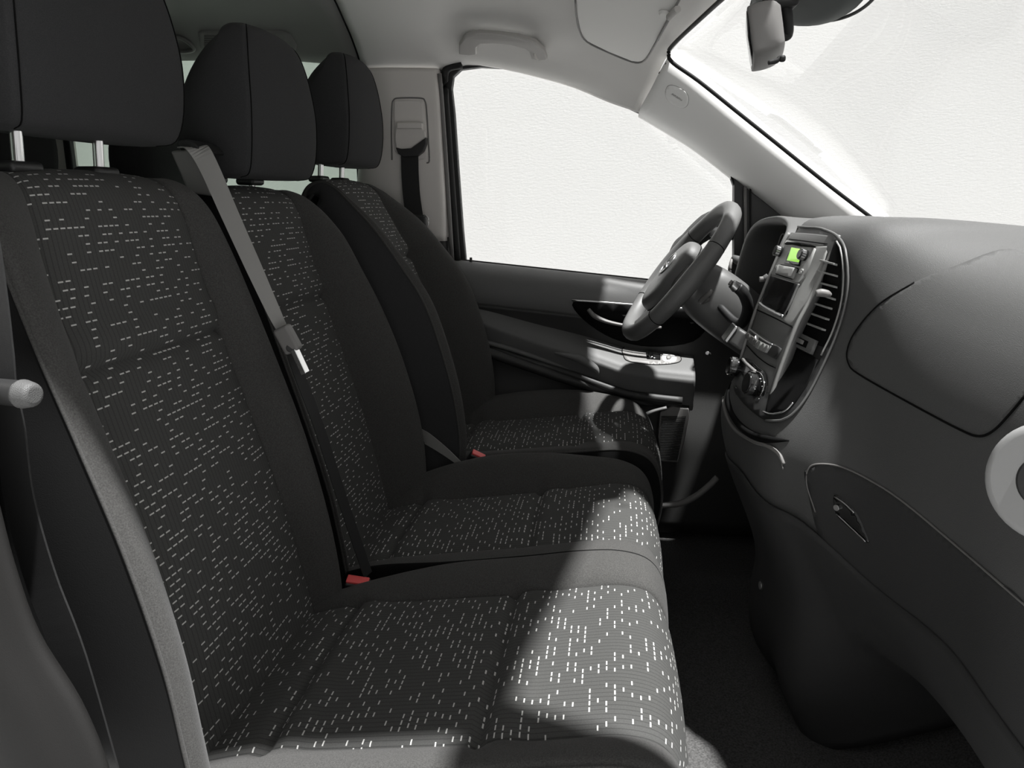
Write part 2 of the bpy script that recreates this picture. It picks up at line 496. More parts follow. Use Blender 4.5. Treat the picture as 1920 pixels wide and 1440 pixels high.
# mirrored pillar on the near side (outside the frame, shades the cabin)
APn = AP.copy(); APn[..., 1] = 2.765 - APn[..., 1] - np.clip(APn[..., 0] - .13, 0, 1) * .55
struct(GRID('trim_2', APn[:, ::-1], 'pillar_front', solid=.006), 'pale grey windscreen pillar trim on the passenger side')
TUBE('seam', [hit(APB, x, y)[0] for x, y in ((1249, 118), (1235, 138), (1216, 166), (1202, 192))], .0012, 'seam', tr1, n=6)
PATCH('badge', [(1251, 163), (1262, 160), (1283, 170), (1291, 183), (1288, 198), (1276, 202), (1257, 192), (1248, 178)], APB, .0018, 'pillar_front', tr1, step=6)
SEAM('seam', [(1251, 163), (1262, 160), (1283, 170), (1291, 183), (1288, 198), (1276, 202), (1257, 192), (1248, 178)], APB, .0009, 'grey_plastic', tr1, closed=True)

def text_on(name, s, c, xdir, up, size, m, parent, th=.0004):
    cu = bpy.data.curves.new(name, 'FONT'); cu.body = s; cu.size = size; cu.extrude = th; cu.align_x = 'CENTER'; cu.align_y = 'CENTER'
    tmp = bpy.data.objects.new(name, cu); COL.objects.link(tmp)
    dg = bpy.context.evaluated_depsgraph_get()
    me = bpy.data.meshes.new_from_object(tmp.evaluated_get(dg)); bpy.data.objects.remove(tmp)
    xd = xdir / np.linalg.norm(xdir); zd = np.cross(xd, up); zd /= np.linalg.norm(zd); yd = np.cross(zd, xd)
    vs = [np.array(c) + xd * v.co.x + yd * v.co.y + zd * v.co.z for v in me.vertices]
    return OBJ(name, vs, [tuple(p.vertices) for p in me.polygons], m, parent, smooth=False)
h, nn = hit(APB, 1270, 181, .0022)
text_on('lettering', 'AIRBAG', h, hit(APB, 1285, 190)[0] - hit(APB, 1256, 172)[0], V(.4, 0, 1), .009, 'grey_plastic', tr1)
# windscreen rubber edge
struct(TUBE('trim_3', [P(x, y, Y - .03) for x, y, Y in ((1375, -20, 1.62), (1330, 20, 1.8), (1262, 84, 2.07), (1254, 102, 2.10), (1262, 118, 2.10), (1310, 152, 2.098), (1380, 208, 2.10), (1450, 264, 2.105), (1560, 352, 2.115), (1655, 424, 2.12), (1700, 460, 2.12))], .005, 'rubber', sp=5), 'black rubber edge of the windscreen')
# windscreen
wt = [A1 + V(.008, .0, 0), V(.21, 1.9, 1.355), V(.252, 1.65, 1.378), V(.272, 1.4, 1.385), V(.252, 1.15, 1.378), V(.21, .88, 1.355), V(A1[0] + .008, .66, A1[2])]
wb = [P(1690, 447, 2.13), V(.77, 1.92, .872), V(.83, 1.65, .862), V(.85, 1.4, .86), V(.83, 1.15, .862), V(.77, .84, .872), V(.69, .60, .88)]
WG = net([wt, [(a + b) / 2 + V(.02, 0, .02) for a, b in zip(wt, wb)], wb], 6, 4)
WGB = bvh_of(WG)
struct(GRID('window_1', WG, 'clear_glass', solid=.004), 'curved clear windscreen')

# B pillar on the driver's side
def Q(L, Y): return [P(x, y, Y) for x, y in L]
bp = []
for (xl, xr, y, Y) in ((672, 820, 128, 2.165), (678, 822, 170, 2.15), (680, 826, 260, 2.145), (676, 830, 340, 2.14), (672, 833, 400, 2.14), (672, 834, 452, 2.14)):
    l, r = P(xl, y, Y), P(xr, y, Y)
    bp.append([l + V(-.03, .06, 0), l + V(0, .004, 0), l * .7 + r * .3 + V(0, -.012, 0), l * .45 + r * .55 + V(0, -.012, 0), l * .12 + r * .88 + V(0, -.006, 0), r + V(.0, .004, 0), r + V(.004, .05, 0)])
G = net(bp, 4, 4); BPB = bvh_of(G)
tb = struct(GRID('trim_4', G, 'pillar_plastic', solid=.004), 'warm grey door pillar trim behind the driver seat')
# lower dark pillar part
G = net([[a + V(-.004 + .001 * i, .008, dz) for i, a in enumerate(bp[-1])] for dz in (.01, -.1, -.25, -.8)], 3, 4)
struct(GRID('trim_5', G, 'door_plastic', solid=.004), 'dark lower half of the pillar behind the driver seat')
# adjuster housing recess outline on the pillar
SEAM('recess_edge', [(735, 300), (734, 245), (735, 200), (738, 188), (748, 184), (788, 184), (797, 190), (800, 210), (803, 260), (805, 300), (800, 306)], BPB, .0022, 'grey_plastic', tb)
PATCH('recess_panel', [(739, 275), (738, 230), (738, 195), (744, 188), (790, 188), (796, 196), (799, 250), (801, 298), (770, 296), (746, 290)], BPB, .0008, 'pillar_plastic', tb, step=8, sp=2, rnd=True)
# window channels between pillar and door
struct(TUBE('trim_6', Q([(824, 138), (829, 200), (838, 330), (848, 490)], 2.16), .006, 'grey_plastic', sp=3), 'grey weather strip beside the door pillar')
struct(TUBE('trim_7', Q([(866, 121), (840, 128), (833, 152), (838, 230), (846, 340), (858, 500)], 2.185), .0105, 'rubber', sp=4), 'black rubber seal around the door opening')

# driver's door ----------------------------------------------------
win = [(872, 494), (866, 430), (857, 310), (850, 210), (845, 165), (848, 142), (862, 129), (900, 124), (960, 127), (1050, 149), (1130, 178), (1200, 212), (1290, 268), (1345, 308), (1370, 330), (1378, 352), (1378, 440), (1378, 545)]
wi = np.array([P(x, y, 2.2) for x, y in win])
ctr = wi.mean(0)
wo = []
for p in wi:
    d = p - ctr; d[1] = 0; d /= np.linalg.norm(d)
    wo.append(p + d * V(.032, 0, .03))
door = struct(THING('door_1', '', '', (0, 2.2, 0)), 'black driver door with sill lightened as if lit, armrest and window')
del door['category']
RING('window_frame', list(wi), wo, V(0, .035, 0), 'rubber', door)
PRISM('window_pane', list(wi + V(0, .018, 0)), V(0, .004, 0), 'clear_glass', door, bevel=0, smooth=False)
# front quarter: black mirror triangle
PRISM('corner_trim', [P(x, y, 2.195) for x, y in ((1377, 335), (1500, 430), (1520, 560), (1376, 560))], V(0, .04, 0), 'dark_plastic', door, bevel=.002)
TUBE('guide_channel', Q([(1397, 350), (1398, 450), (1396, 560)], 2.185), .004, 'grey_plastic', door, sp=2)
TUBE('guide_channel', Q([(1407, 350), (1408, 450), (1406, 560)], 2.187), .0025, 'rubber', door, sp=2)
def sill(X): return .7465 - .094 * X
dsec = []
for X in (-.62, -.42, -.2, 0, .2, .4, .62):
    zs = sill(X)
    dsec.append([V(X, 2.235, zs - .01), V(X, 2.20, zs + .002), V(X, 2.165, zs - .002), V(X, 2.13, zs - .03), V(X, 2.122, zs - .085), V(X, 2.135, zs - .13),
                 V(X, 2.15, zs - .20), V(X, 2.15, zs - .30), V(X, 2.12, zs - .42), V(X, 2.115, .20), V(X, 2.11, .02)])
DG = net(dsec, 6, 5); DB = bvh_of(DG)
k = 5 * 4 + 3
GRID('door_panel', DG[:, k:], 'door_plastic', door, solid=.01)
GRID('window_sill', DG[:, :k + 1], 'door_lit', door, solid=.01)
TUBE('sill_seal', [V(x, 2.196, sill(x) + .003) for x in (-.45, -.2, 0, .2, .35)], .003, 'rubber', door)
# lock pin
lp = P(883, 492, 2.18)
CYL('lock_ring', lp + V(0, 0, -.008), lp + V(0, 0, .0), .014, 'grey_plastic', door, r2=.010)
CYL('lock_pin', lp, lp + V(0, 0, .014), .0045, 'dark_plastic', door, r2=.0035)
# armrest
ar = []
for X, zt, w in ((-.55, .690, .035), (-.45, .672, .04), (-.34, .640, .05), (-.21, .598, .062), (-.09, .566, .075), (-.02, .545, .088), (.05, .525, .097), (.13, .516, .10), (.20, .510, .10), (.232, .507, .097)):
    yw = 2.16; ye = 2.15 - w
    zt -= .010
    ar.append([V(X, yw, zt + .040), V(X, yw - .25 * w, zt + .033), V(X, ye + .02, zt + .010), V(X, ye + .004, zt - .006), V(X, ye, zt - .02), V(X, ye + .012, zt - .06), V(X, ye + .03, zt - .10), V(X, yw, zt - .12)])
AG = net(ar, 5, 4)
AB = bvh_of(AG)
GRID('armrest', AG, 'door_lit', door, cv=True, cap=True)
TUBE('armrest_rail', [q[5] + V(0, -.004, -.012) for q in ar[:-1]], [.006, .008, .01, .011, .012], 'door_plastic', door)
# pocket edge below
TUBE('pocket_edge', [P(x, y, 2.10) for x, y in ((880, 634), (960, 655), (1060, 688), (1150, 712), (1230, 730), (1300, 745))], .011, 'door_lit', door, flat=.7)
TUBE('pocket_edge', [P(x, y, 2.08) for x, y in ((900, 655), (1000, 690), (1100, 722), (1200, 744), (1290, 765))], .014, 'door_plastic', door)
# grip recess under the armrest
TUBE('grip_recess', [P(x, y, 2.045) for x, y in ((1040, 662), (1085, 672), (1115, 690), (1122, 702))], [.004, .016, .014, .004], 'door_lit', door, flat=.7)
# opener recess: black patch paints the dish shade, with lip and lever
TUBE('recess_edge', [P(x, y, 2.112) for x, y in ((1072, 563), (1120, 566), (1170, 570), (1215, 573), (1300, 580))], .0028, 'satin_metal', door)
PATCH('dish_shade', [(1075, 566), (1150, 570), (1300, 582), (1330, 600), (1300, 640), (1220, 650), (1150, 635), (1095, 600)], DB, .001, 'black_void', door, step=14)
TUBE('door_handle', [P(x, y, 2.10) for x, y in ((1103, 580), (1114, 592), (1135, 602), (1165, 609), (1200, 613), (1240, 614))], [.009, .011, .009, .007, .006, .006], 'grey_plastic', door, flat=.6)
# switch panel
sp_ = [(1170, 652), (1210, 655), (1262, 662), (1277, 672), (1268, 681), (1225, 684), (1180, 678), (1169, 668)]
PATCH('switch_plate', sp_, AB, .0012, 'grey_plastic', door, step=7)
SEAM('seam', sp_, AB, .0011, 'seam', door, closed=True, off=.001)
wsw = PATCH('window_switch', [(1211, 661), (1238, 664), (1238, 676), (1213, 674)], AB, .004, 'gloss_black', door, step=6, rnd=False)
PATCH('switch_key', [(1214, 662), (1224, 663), (1225, 674), (1216, 673)], AB, .0065, 'chrome', wsw, step=6, rnd=False)
msw = PATCH('mirror_switch', [(1243, 666), (1256, 666), (1268, 671), (1264, 679), (1250, 679), (1242, 676)], AB, .0035, 'pillar_front', door, step=5)
PATCH('mirror_knob', [(1249, 670), (1255, 669), (1259, 672), (1256, 676), (1250, 676)], AB, .0065, 'grey_plastic', msw, step=4)
# speaker
sg = [(1238, 772), (1260, 762), (1292, 766), (1293, 780), (1283, 830), (1272, 868), (1240, 866), (1234, 820)]
sgw = [P(x, y, 2.06) for x, y in sg]
PRISM('speaker_housing', sgw, V(0, .06, 0), 'grey_plastic', door, bevel=.004)
bx = []
for i in range(27):
    yy = 781 + i * 3.1
    t = i / 26
    a = P(1240 - 3 * t, yy, 2.056); b = P(1286 - 16 * t, yy + 1, 2.056)
    bx.append(((a + b) / 2, (np.linalg.norm(b - a), .004, .0022), (b - a, V(0, 1, 0), V(0, 0, 1))))
JOIN('speaker_grille', bx, 'door_plastic', door)['kind'] = 'stuff'
TUBE('pocket_wing', [P(x, y, 2.05) for x, y in ((1195, 785), (1222, 772), (1250, 764))], .008, 'door_lit', door, flat=.6)

# rear side: outer wall with a tinted window
def wall_with_hole(name, Y, x0, x1, z0, z1, hx0, hx1, hz0, hz1, th, m):
    bx = [((x0 + hx0) / 2, (z0 + z1) / 2, hx0 - x0, z1 - z0), ((hx1 + x1) / 2, (z0 + z1) / 2, x1 - hx1, z1 - z0),
          ((hx0 + hx1) / 2, (z0 + hz0) / 2, hx1 - hx0, hz0 - z0), ((hx0 + hx1) / 2, (hz1 + z1) / 2, hx1 - hx0, z1 - hz1)]
    return struct(JOIN(name, [((cx, Y, cz), (sx, th, sz), None) for cx, cz, sx, sz in bx], m))
xa = P(122, 280, 2.2)[0]; xb = P(678, 330, 2.2)[0]
o = wall_with_hole('wall_driver_side', 2.225, -2.6, -.66, -.1, 1.40, xa, xb, .72, 1.38, .05, 'pillar_plastic'); o['label'] = 'grey side wall around the tinted rear window'
struct(BOX('window_2', ((xa + xb) / 2, 2.235, 1.05), (xb - xa, .005, .68), 'tinted_glass', bevel=0), 'green tinted rear side window')
fr = [V(xa, 2.195, .72), V(xa, 2.195, 1.38), V(xb, 2.195, 1.38), V(xb, 2.195, .72)]
RG = [p + V((.012 if i < 2 else -.012), 0, (.01 if i in (0, 3) else -.01)) for i, p in enumerate(fr)]
struct(RING('trim_8', RG, fr, V(0, .03, 0), 'rubber'), 'black rubber frame of the rear side window')
wall_with_hole('wall_passenger_side', .575, -2.6, -.62, -.1, 1.40, -1.7, -.72, .78, 1.28, .05, 'pillar_plastic')['label'] = 'side wall behind the passenger door'
struct(BOX('window_3', (-1.21, .575, 1.03), (.98, .005, .5), 'tinted_glass', bevel=0), 'tinted rear window on the passenger side')
struct(BOX('wall_rear', (-2.62, 1.4, .65), (.05, 1.7, 1.5), 'pillar_plastic', bevel=0), 'rear end of the cabin')
struct(BOX('wall_firewall', (.93, 1.4, .35), (.05, 1.7, 1.0), 'black_void', bevel=0), 'bulkhead in front of the footwell')
struct(BOX('wall_driver_kick', (.72, 2.21, .35), (.45, .05, 1.0), 'black_void', bevel=0), 'kick panel beside the driver footwell')
struct(BOX('wall_passenger_kick', (.69, .585, .36), (.54, .05, 1.02), 'black_void', bevel=0), 'kick panel beside the passenger footwell')
struct(BOX('wall_driver_door_skin', (.05, 2.26, .31), (1.5, .03, .84), 'door_plastic', bevel=0), 'outer skin of the driver door')

struct(BOX('trim_11', (.875, 1.4, .835), (.17, 1.75, .05), 'black_void', bevel=0), 'unseen black cowl added to stop sun leaking under the windscreen base')  # unseen block added to keep sun from leaking past the dash
# near B pillar lower trim (bottom left of the picture)
C = []
for (x, y, Y) in ((-140, 640, .56), (-50, 820, .56), (-12, 920, .56), (25, 1060, .555), (75, 1200, .55), (155, 1330, .545), (205, 1450, .54), (220, 1540, .54)):
    p = P(x, y, Y)
    C.append([p + V(-.12, .07, 0), p + V(-.035, .03, 0), p, p + V(-.022, -.012, 0), p + V(-.05, -.018, -.0), p + V(-.09, -.012, 0), p + V(-.14, .01, 0)])
struct(GRID('trim_9', net(C, 5, 4), 'pillar_dark', solid=.004), 'blurred grey pillar trim at the edge of the passenger door opening')
C = [[V(x, .60, z), V(x + .012, .55, z), V(x - .02, .51, z), V(x - .12, .51, z), V(x - .2, .6, z)] for x, z in ((-.66, .8), (-.66, 1.0), (-.66, 1.25), (-.66, 1.42))]
struct(GRID('trim_10', net(C, 3, 4), 'pillar_plastic', solid=.004), 'upper pillar trim behind the passenger door opening')

# ================================================================== SEATS
def seat_back(root, yc, hi, spine, wl, wr, bl, br, t, seam_v=None, nsp=9, u0=0, join=0, sh=None, shell='seat_back_shell'):
    """spine: (X,Z) controls bottom->top->over; per-control lists wl,wr (half widths to near / far side), bl,br bolster heights, t thickness"""
    sh = sh or [0] * len(spine)
    S = cr([(p[0], p[1], a, b, c, d, e, h, q) for p, a, b, c, d, e, h, q in zip(spine, wl, wr, bl, br, t, hi, sh)], nsp)
    n = len(S)
    T = np.gradient(S[:, :2], axis=0); T /= np.linalg.norm(T, axis=1)[:, None]
    Nn = np.stack([T[:, 1], -T[:, 0]], 1) * (-1 if root.get('cush') else 1)
    arc = np.concatenate([[0], np.cumsum(np.linalg.norm(np.diff(S[:, :2], axis=0), axis=1))])
    dent = np.zeros(n)
    for z0 in (seam_v or []):
        dent -= .011 * np.exp(-((arc - z0) / .007) ** 2)
        dent += .005 * np.exp(-((arc - z0 - .028) / .02) ** 2)
    def pt(i, dy, dn):
        return V(S[i, 0] + Nn[i, 0] * dn, yc + S[i, 8] + dy, S[i, 1] + Nn[i, 1] * dn)
    ins, L, R, B = [], [], [], []
    for i in range(n):
        _, _, a, b, c, d, e, h, _q = S[i]
        row = [(-h, -.006), (-h + .006, -.001), (-h * .75, .003), (-h * .4, .005), (0, .006), (h * .4, .005), (h * .75, .003), (h - .006, -.001), (h, -.006)]
        ins.append([pt(i, y, d_ + dent[i]) for y, d_ in row])
        def bol(s, w, bb):
            g = w - h
            if join == s:
                return [(s * h, -.006), (s * (h + .004), .0), (s * (h + g * .2), bb * .5), (s * (h + g * .45), bb * .85), (s * (h + g * .75), bb), (s * (w - .002), bb), (s * w, bb - .004), (s * w, -.03), (s * w, -e * .7), (s * (w - .015), -e)]
            return [(s * h, -.006), (s * (h + .004), .0), (s * (h + g * .25), bb * .45), (s * (h + g * .55), bb * .88), (s * (h + g * .8), bb), (s * (w - .006), bb * .9 - .004), (s * w, bb * .55 - .015), (s * (w + .004), -.03), (s * w, -e * .7), (s * (w - .015), -e)]
        L.append([pt(i, y, d_ + dent[i] * (1, 1, .3, 0, 0, 0, 0, 0, 0, 0)[q]) for q, (y, d_) in enumerate(bol(-1, a, c))])
        R.append([pt(i, y, d_ + dent[i] * (1, 1, .3, 0, 0, 0, 0, 0, 0, 0)[q]) for q, (y, d_) in enumerate(bol(1, b, d))])
        B.append(L[-1][5:] + [pt(i, 0, -e - .01)] + R[-1][6:][::-1])
        L[-1] = L[-1][:6]; R[-1] = R[-1][:7]
    def fin(name, rows, m, uv=False, sub=3):
        A = np.array(rows)                                   # (n along, k across, 3)
        G = cr(A.transpose(1, 0, 2).reshape(A.shape[1], -1), sub).reshape(-1, n, 3)
        u = None
        if uv:
            du = np.linalg.norm(np.diff(G[:, n // 2], axis=0), axis=1); uu = np.concatenate([[0], np.cumsum(du)]) + u0
            u = [(uu[i], arc[j]) for i in range(G.shape[0]) for j in range(n)]
        return GRID(name, G, m, root, uvs=u)
    fin('backrest_insert' if not root.get('cush') else 'cushion_insert', ins, 'dash_fabric', True, 2)
    nm = 'backrest_bolster' if not root.get('cush') else 'cushion_bolster'
    fin(nm, L, 'bolster_fabric'); fin(nm, R, 'bolster_fabric')
    fin('backrest_shell' if not root.get('cush') else 'cushion_base', B, shell, sub=2)
    # stitched welts along the outer edge of the bolsters
    for rows, k, sd in ((L, 5, -1), (R, 5, 1)):
        if sd == join: continue
        TUBE('piping', [r[k] for r in rows[2:-2]], .0022, 'bolster_fabric', root, n=6, sp=1)
    return S, Nn, pt

NS = [(-.43, .20), (-.452, .29), (-.468, .37), (-.49, .47), (-.522, .59), (-.556, .70), (-.580, .785), (-.599, .87), (-.613, .935), (-.630, .970), (-.662, .984), (-.705, .970), (-.73, .92)]
kk = len(NS)
def lst(a): return list(np.interp(np.linspace(0, 1, kk), np.linspace(0, 1, len(a)), a))
bench = THING('passenger_bench', 'patterned black double passenger bench nearest the camera', 'seat', (-.2, 1.15, 0))
hi_ = lst([.145, .145, .145, .145, .14, .128, .12])
seat_back(bench, .92, lst([.175, .172, .165, .160, .150, .136, .128]), NS,
          [.245, .252, .256, .258, .260, .260, .258, .255, .246, .230, .208, .185, .17],
          [.215, .22, .22, .22, .22, .218, .215, .21, .20, .188, .178, .17, .16],
          [.02, .035, .045, .055, .06, .058, .05, .04, .025, .008, 0, -.005, -.01],
          [.02, .03, .04, .045, .047, .045, .04, .03, .018, .006, 0, -.005, -.01],
          [.10, .11, .12, .12, .115, .11, .10, .095, .085, .07, .05, .03, .01], seam_v=[.585], u0=.3, sh=lst([-.02, -.018, -.012, -.006, -.002, 0, 0]))
seat_back(bench, 1.355, hi_, [(x, z - (.010 if z > .9 else 0)) for x, z in NS],
          [.17, .18, .18, .18, .18, .178, .176, .174, .17, .165, .16, .155, .15],
          [.20, .212, .22, .224, .224, .222, .215, .205, .19, .178, .168, .163, .158],
          [.01, .02, .025, .03, .03, .03, .028, .02, .012, .004, 0, -.005, -.01],
          [.03, .06, .08, .092, .094, .088, .075, .055, .03, .008, 0, -.005, -.01],
          [.10, .11, .12, .12, .115, .11, .10, .095, .085, .07, .05, .03, .01], seam_v=[.585], u0=1.7)
def cushion(root, yc, hi, spine, wl, wr, bl, br, seams, u0, t, join=0):
    root['cush'] = 1
    r = seat_back(root, yc, hi, spine, wl, wr, bl, br, t, seam_v=seams, nsp=10, u0=u0, join=join)
    del root['cush']
    return r
CS = [(-.53, .285), (-.46, .312), (-.38, .334), (-.25, .353), (-.12, .371), (-.03, .388), (.03, .396), (.072, .385), (.096, .345), (.104, .285), (.10, .22), (.085, .17)]
kk = len(CS)
cushion(bench, .895, [.17] * kk, CS,
        [.21, .22, .225, .232, .236, .238, .238, .234, .228, .224, .22, .215],
        [.205, .21, .22, .246, .25, .25, .25, .25, .25, .25, .25, .25],
        [.0, .005, .01, .014, .016, .016, .014, .01, .005, 0, 0, 0],
        [.0, .005, .012, .02, .021, .019, .014, .01, .005, 0, 0, 0], [.155, .41], .1, [.10] * 9 + [.08, .06, .04], join=1)
cushion(bench, 1.355, [.14] * kk, CS,
        [.17, .175, .185, .21, .21, .21, .21, .21, .21, .21, .21, .21],
        [.19, .21, .225, .232, .235, .235, .232, .225, .215, .21, .205, .2],
        [.0, .005, .012, .02, .021, .019, .014, .01, .005, 0, 0, 0],
        [.0, .018, .042, .062, .056, .036, .022, .012, .005, 0, 0, 0], [.155, .41], 2.1, [.10] * 9 + [.08, .06, .04], join=-1)
BOX('seat_base', (-.22, 1.15, .10), (.56, .74, .2), 'seat_back_shell', bench, bevel=.02)

DS = [(-.36, .24), (-.39, .33), (-.405, .42), (-.425, .52), (-.45, .62), (-.478, .71), (-.51, .79), (-.545, .87), (-.583, .94), (-.605, .978), (-.64, .998), (-.68, .985), (-.71, .93)]
kk = len(DS)
driver = THING('driver_seat', 'single patterned black seat behind the steering wheel', 'seat', (-.2, 1.84, 0))
seat_back(driver, 1.84, [.14] * kk, DS,
          [.20, .225, .235, .24, .24, .236, .228, .214, .19, .172, .16, .155, .15],
          [.20, .225, .235, .24, .24, .236, .228, .214, .19, .172, .16, .155, .15],
          [.03, .07, .095, .105, .105, .10, .08, .055, .025, .006, 0, -.005, -.01],
          [.03, .07, .095, .105, .105, .10, .08, .055, .025, .006, 0, -.005, -.01],
          [.10, .11, .12, .12, .115, .11, .10, .095, .085, .07, .05, .03, .01], seam_v=[.60], u0=3.3, shell='headrest_fabric')
DC = [(-.47, .33), (-.42, .352), (-.35, .372), (-.2, .390), (-.07, .405), (.02, .418), (.07, .415), (.105, .395), (.125, .35), (.13, .29), (.12, .23), (.10, .18)]
kk = len(DC)
cushion(driver, 1.84, [.135] * kk, DC,
        [.19, .20, .21, .212, .212, .212, .212, .208, .202, .2, .2, .2],
        [.19, .21, .225, .235, .235, .23, .225, .215, .205, .2, .2, .2],
        [.0, .005, .01, .012, .01, .006, .003, .0, .0, 0, 0, 0],
        [.0, .02, .045, .055, .045, .02, .008, .0, .0, 0, 0, 0], [.13, .41], 4.4, [.09] * 9 + [.08, .06, .04])
BOX('seat_base', (-.2, 1.84, .12), (.5, .36, .22), 'seat_back_shell', driver, bevel=.02)
TUBE('adjustment_bar', [P(x, y, 1.86) for x, y in ((1195, 943), (1235, 947), (1275, 944), (1305, 930), (1330, 910), (1345, 895))], .008, 'grey_plastic', driver)
bl = P(712, 712, 1.9)
# small woven tag on the far bolster
tg = P(916, 718, 2.06)
RIBBON('care_tag', [tg + V(.006, 0, .012), tg + V(0, 0, -.012)], .012, V(1, 0, 0), 'white_print', driver, th=.0008)

def headrest(root, yc, dz, wb, dx=0, ztop=.988, ps=-.035):
    prof = [  # z, front X, back X, half width
        (.985, -.600, -.655, wb * .86), (.992, -.578, -.678, wb * .95), (1.03, -.567, -.706, wb), (1.09, -.563, -.704, wb * 1.0), (1.14, -.566, -.688, wb * .95),
        (1.18, -.571, -.668, wb * .87), (1.21, -.578, -.645, wb * .76), (1.224, -.588, -.632, wb * .62), (1.229, -.60, -.615, wb * .45)]
    rows = []
    for z, xf, xb, w in prof:
        r = min(.03, (xf - xb) * .4)
        rows.append([V(x + dx, yc + y, z + dz) for x, y in (
            (xf - .004, -w + .012), (xf + .004, -w * .5), (xf + .006, 0), (xf + .004, w * .5), (xf - .004, w - .012), (xf - r * .5, w - .002), (xf - r * 1.6, w),
            (xb + r, w - .006), (xb, w - .04), (xb - .004, 0), (xb, -w + .04), (xb + r, -w + .006), (xf - r * 1.6, -w), (xf - r * .5, -w + .002))])
    G = net(rows, 4, 3, cv=True)
    hr = GRID('headrest', G, 'headrest_fabric', root, cv=True, cap=True)
    for kx in (0, 4):
        ln = [r[kx] + V(.0005, -.001 if kx == 0 else .001, 0) for r in rows[:-1]]
        TUBE('headrest_seam', ln, .0009, 'seam', hr, n=6)
    for s in (-.07, .07):
        CYL('headrest_post', V(-.664, yc + s + ps, ztop - .05), V(-.655, yc + s + ps, 1.03 + dz), .0065, 'chrome', root, n=16)
        BOX('post_collar', V(-.664, yc + s + ps, ztop), (.035, .05, .014), 'dark_plastic', root, bevel=.006)
headrest(bench, .92, .042, .166, dx=-.034)
headrest(bench, 1.355, .006, .148, dx=-.004)
headrest(driver, 1.84, .048, .138, dx=-.012, ztop=1.002)

# shoulder guide on the bench and the middle belt --------------------
gy = 1.155
gd = [P(x, y, gy) for x, y in ((318, 283), (368, 278), (398, 368), (352, 362))]
PRISM('belt_guide', gd, V(0, .05, 0), 'grey_plastic', bench, bevel=.004)
PRISM('belt_guide_cap', [P(x, y, gy - .02) for x, y in ((330, 270), (336, 262), (350, 261), (366, 270), (377, 284), (372, 287), (350, 283))], V(0, .09, 0), 'dark_plastic', bench, bevel=.004)
belt = THING('middle_seat_belt', 'grey webbing belt hanging over the shoulder of the middle seat', 'seat belt', P(690, 1078, 1.13))
bpth = [P(352, 276, 1.15), P(372, 280, 1.135), P(394, 318, 1.13), P(430, 400, 1.12), P(475, 500, 1.11), P(515, 588, 1.105), P(538, 634, 1.10)]
RIBBON('webbing', bpth, [.034, .030, .028, .026, .024, .020, .014], [V(.9, .3, 0)] * 7, 'webbing_grey', belt)
RIBBON('webbing', [P(540, 640, 1.10), P(560, 700, 1.11), P(598, 800, 1.12), P(640, 930, 1.13), P(690, 1078, 1.135)], .022, [V(.35, 1, 0)] * 5, 'webbing', belt)
BOX('belt_stop', P(540, 636, 1.095), (.026, .02, .042), 'grey_plastic', belt, bevel=.005, ax=(V(1, 0, .5), V(0, 1, 0), V(-.5, 0, 1)))
a, b = P(552, 655, 1.09), P(573, 700, 1.085)
BOX('belt_tongue', (a + b) / 2, (.008, .016, np.linalg.norm(b - a)), 'chrome', belt, bevel=.001, ax=(np.cross(V(0, 1, 0), b - a), V(0, 1, 0), b - a))
CYL('tongue_button', P(545, 652, 1.085), P(549, 654, 1.10), .007, 'dark_plastic', belt)

def buckle(name, label, c, axd, w=.036):
    t = THING(name, label, 'belt buckle', c, 'belt buckles beside the cushions')
    c = np.array(c)
    axd = axd / np.linalg.norm(axd); s = V(1, .0, .0) - axd * axd[0]; s /= np.linalg.norm(s); n = np.cross(axd, s)
    BOX('body', c - axd * .035, (w, .022, .07), 'dark_plastic', t, bevel=.004, ax=(s, n, axd))
    BOX('release_button', c + axd * .001, (w * .92, .015, .006), 'red_plastic', t, bevel=.0015, ax=(s, n, axd))
    return t
buckle('belt_buckle', 'red button buckle between the two bench cushions', P(671, 1089, 1.12), V(.15, -.45, 1), .040)
buckle('belt_buckle', 'small red button buckle beside the driver cushion', P(897, 853, 1.60), V(.5, -.3, .8), .034)
# grey belt stalk sloping between the middle and driver backrests
st = THING('belt_stalk', 'thin grey strap sloping beside the middle seat backrest', 'seat belt', P(862, 868, 1.60))
RIBBON('webbing', [P(775, 808, 1.60), P(800, 822, 1.60), P(830, 843, 1.59), P(863, 870, 1.585)], [.03, .03, .022, .012], V(.5, -.2, .8), 'webbing_grey', st)
st2 = THING('belt_anchor', 'pale strap end at the foot of the driver backrest on the door side', 'seat belt', P(905, 760, 2.06))
RIBBON('webbing', [P(880, 775, 2.06), P(898, 757, 2.06), P(912, 752, 2.06)], .03, V(.7, 0, .7), 'webbing_grey', st2)

# driver belt on the pillar -----------------------------------------
db = THING('driver_seat_belt', 'black belt hanging from the height adjuster on the driver side pillar', 'seat belt', P(790, 440, 2.12))
def PB(x, y, o): return hit(BPB, x, y, o)[0]
PRISM('adjuster_cover', [P(x, y, 2.122) for x, y in ((742, 232), (745, 228), (788, 228), (792, 232), (793, 243), (797, 246), (798, 262), (794, 272), (780, 283), (744, 284), (740, 262), (741, 246))], V(0, .03, 0), 'pillar_plastic', db, bevel=.003)
PRISM('adjuster_button', [P(x, y, 2.115) for x, y in ((744, 230), (791, 230), (791, 241), (744, 241))], V(0, .02, 0), 'pillar_plastic', db, bevel=.002)
PRISM('belt_loop', [P(x, y, 2.112) for x, y in ((741, 276), (752, 279), (770, 278), (784, 268), (799, 257), (799, 270), (793, 284), (782, 293), (756, 295), (746, 288))], V(0, .02, 0), 'dark_plastic', db, bevel=.003)
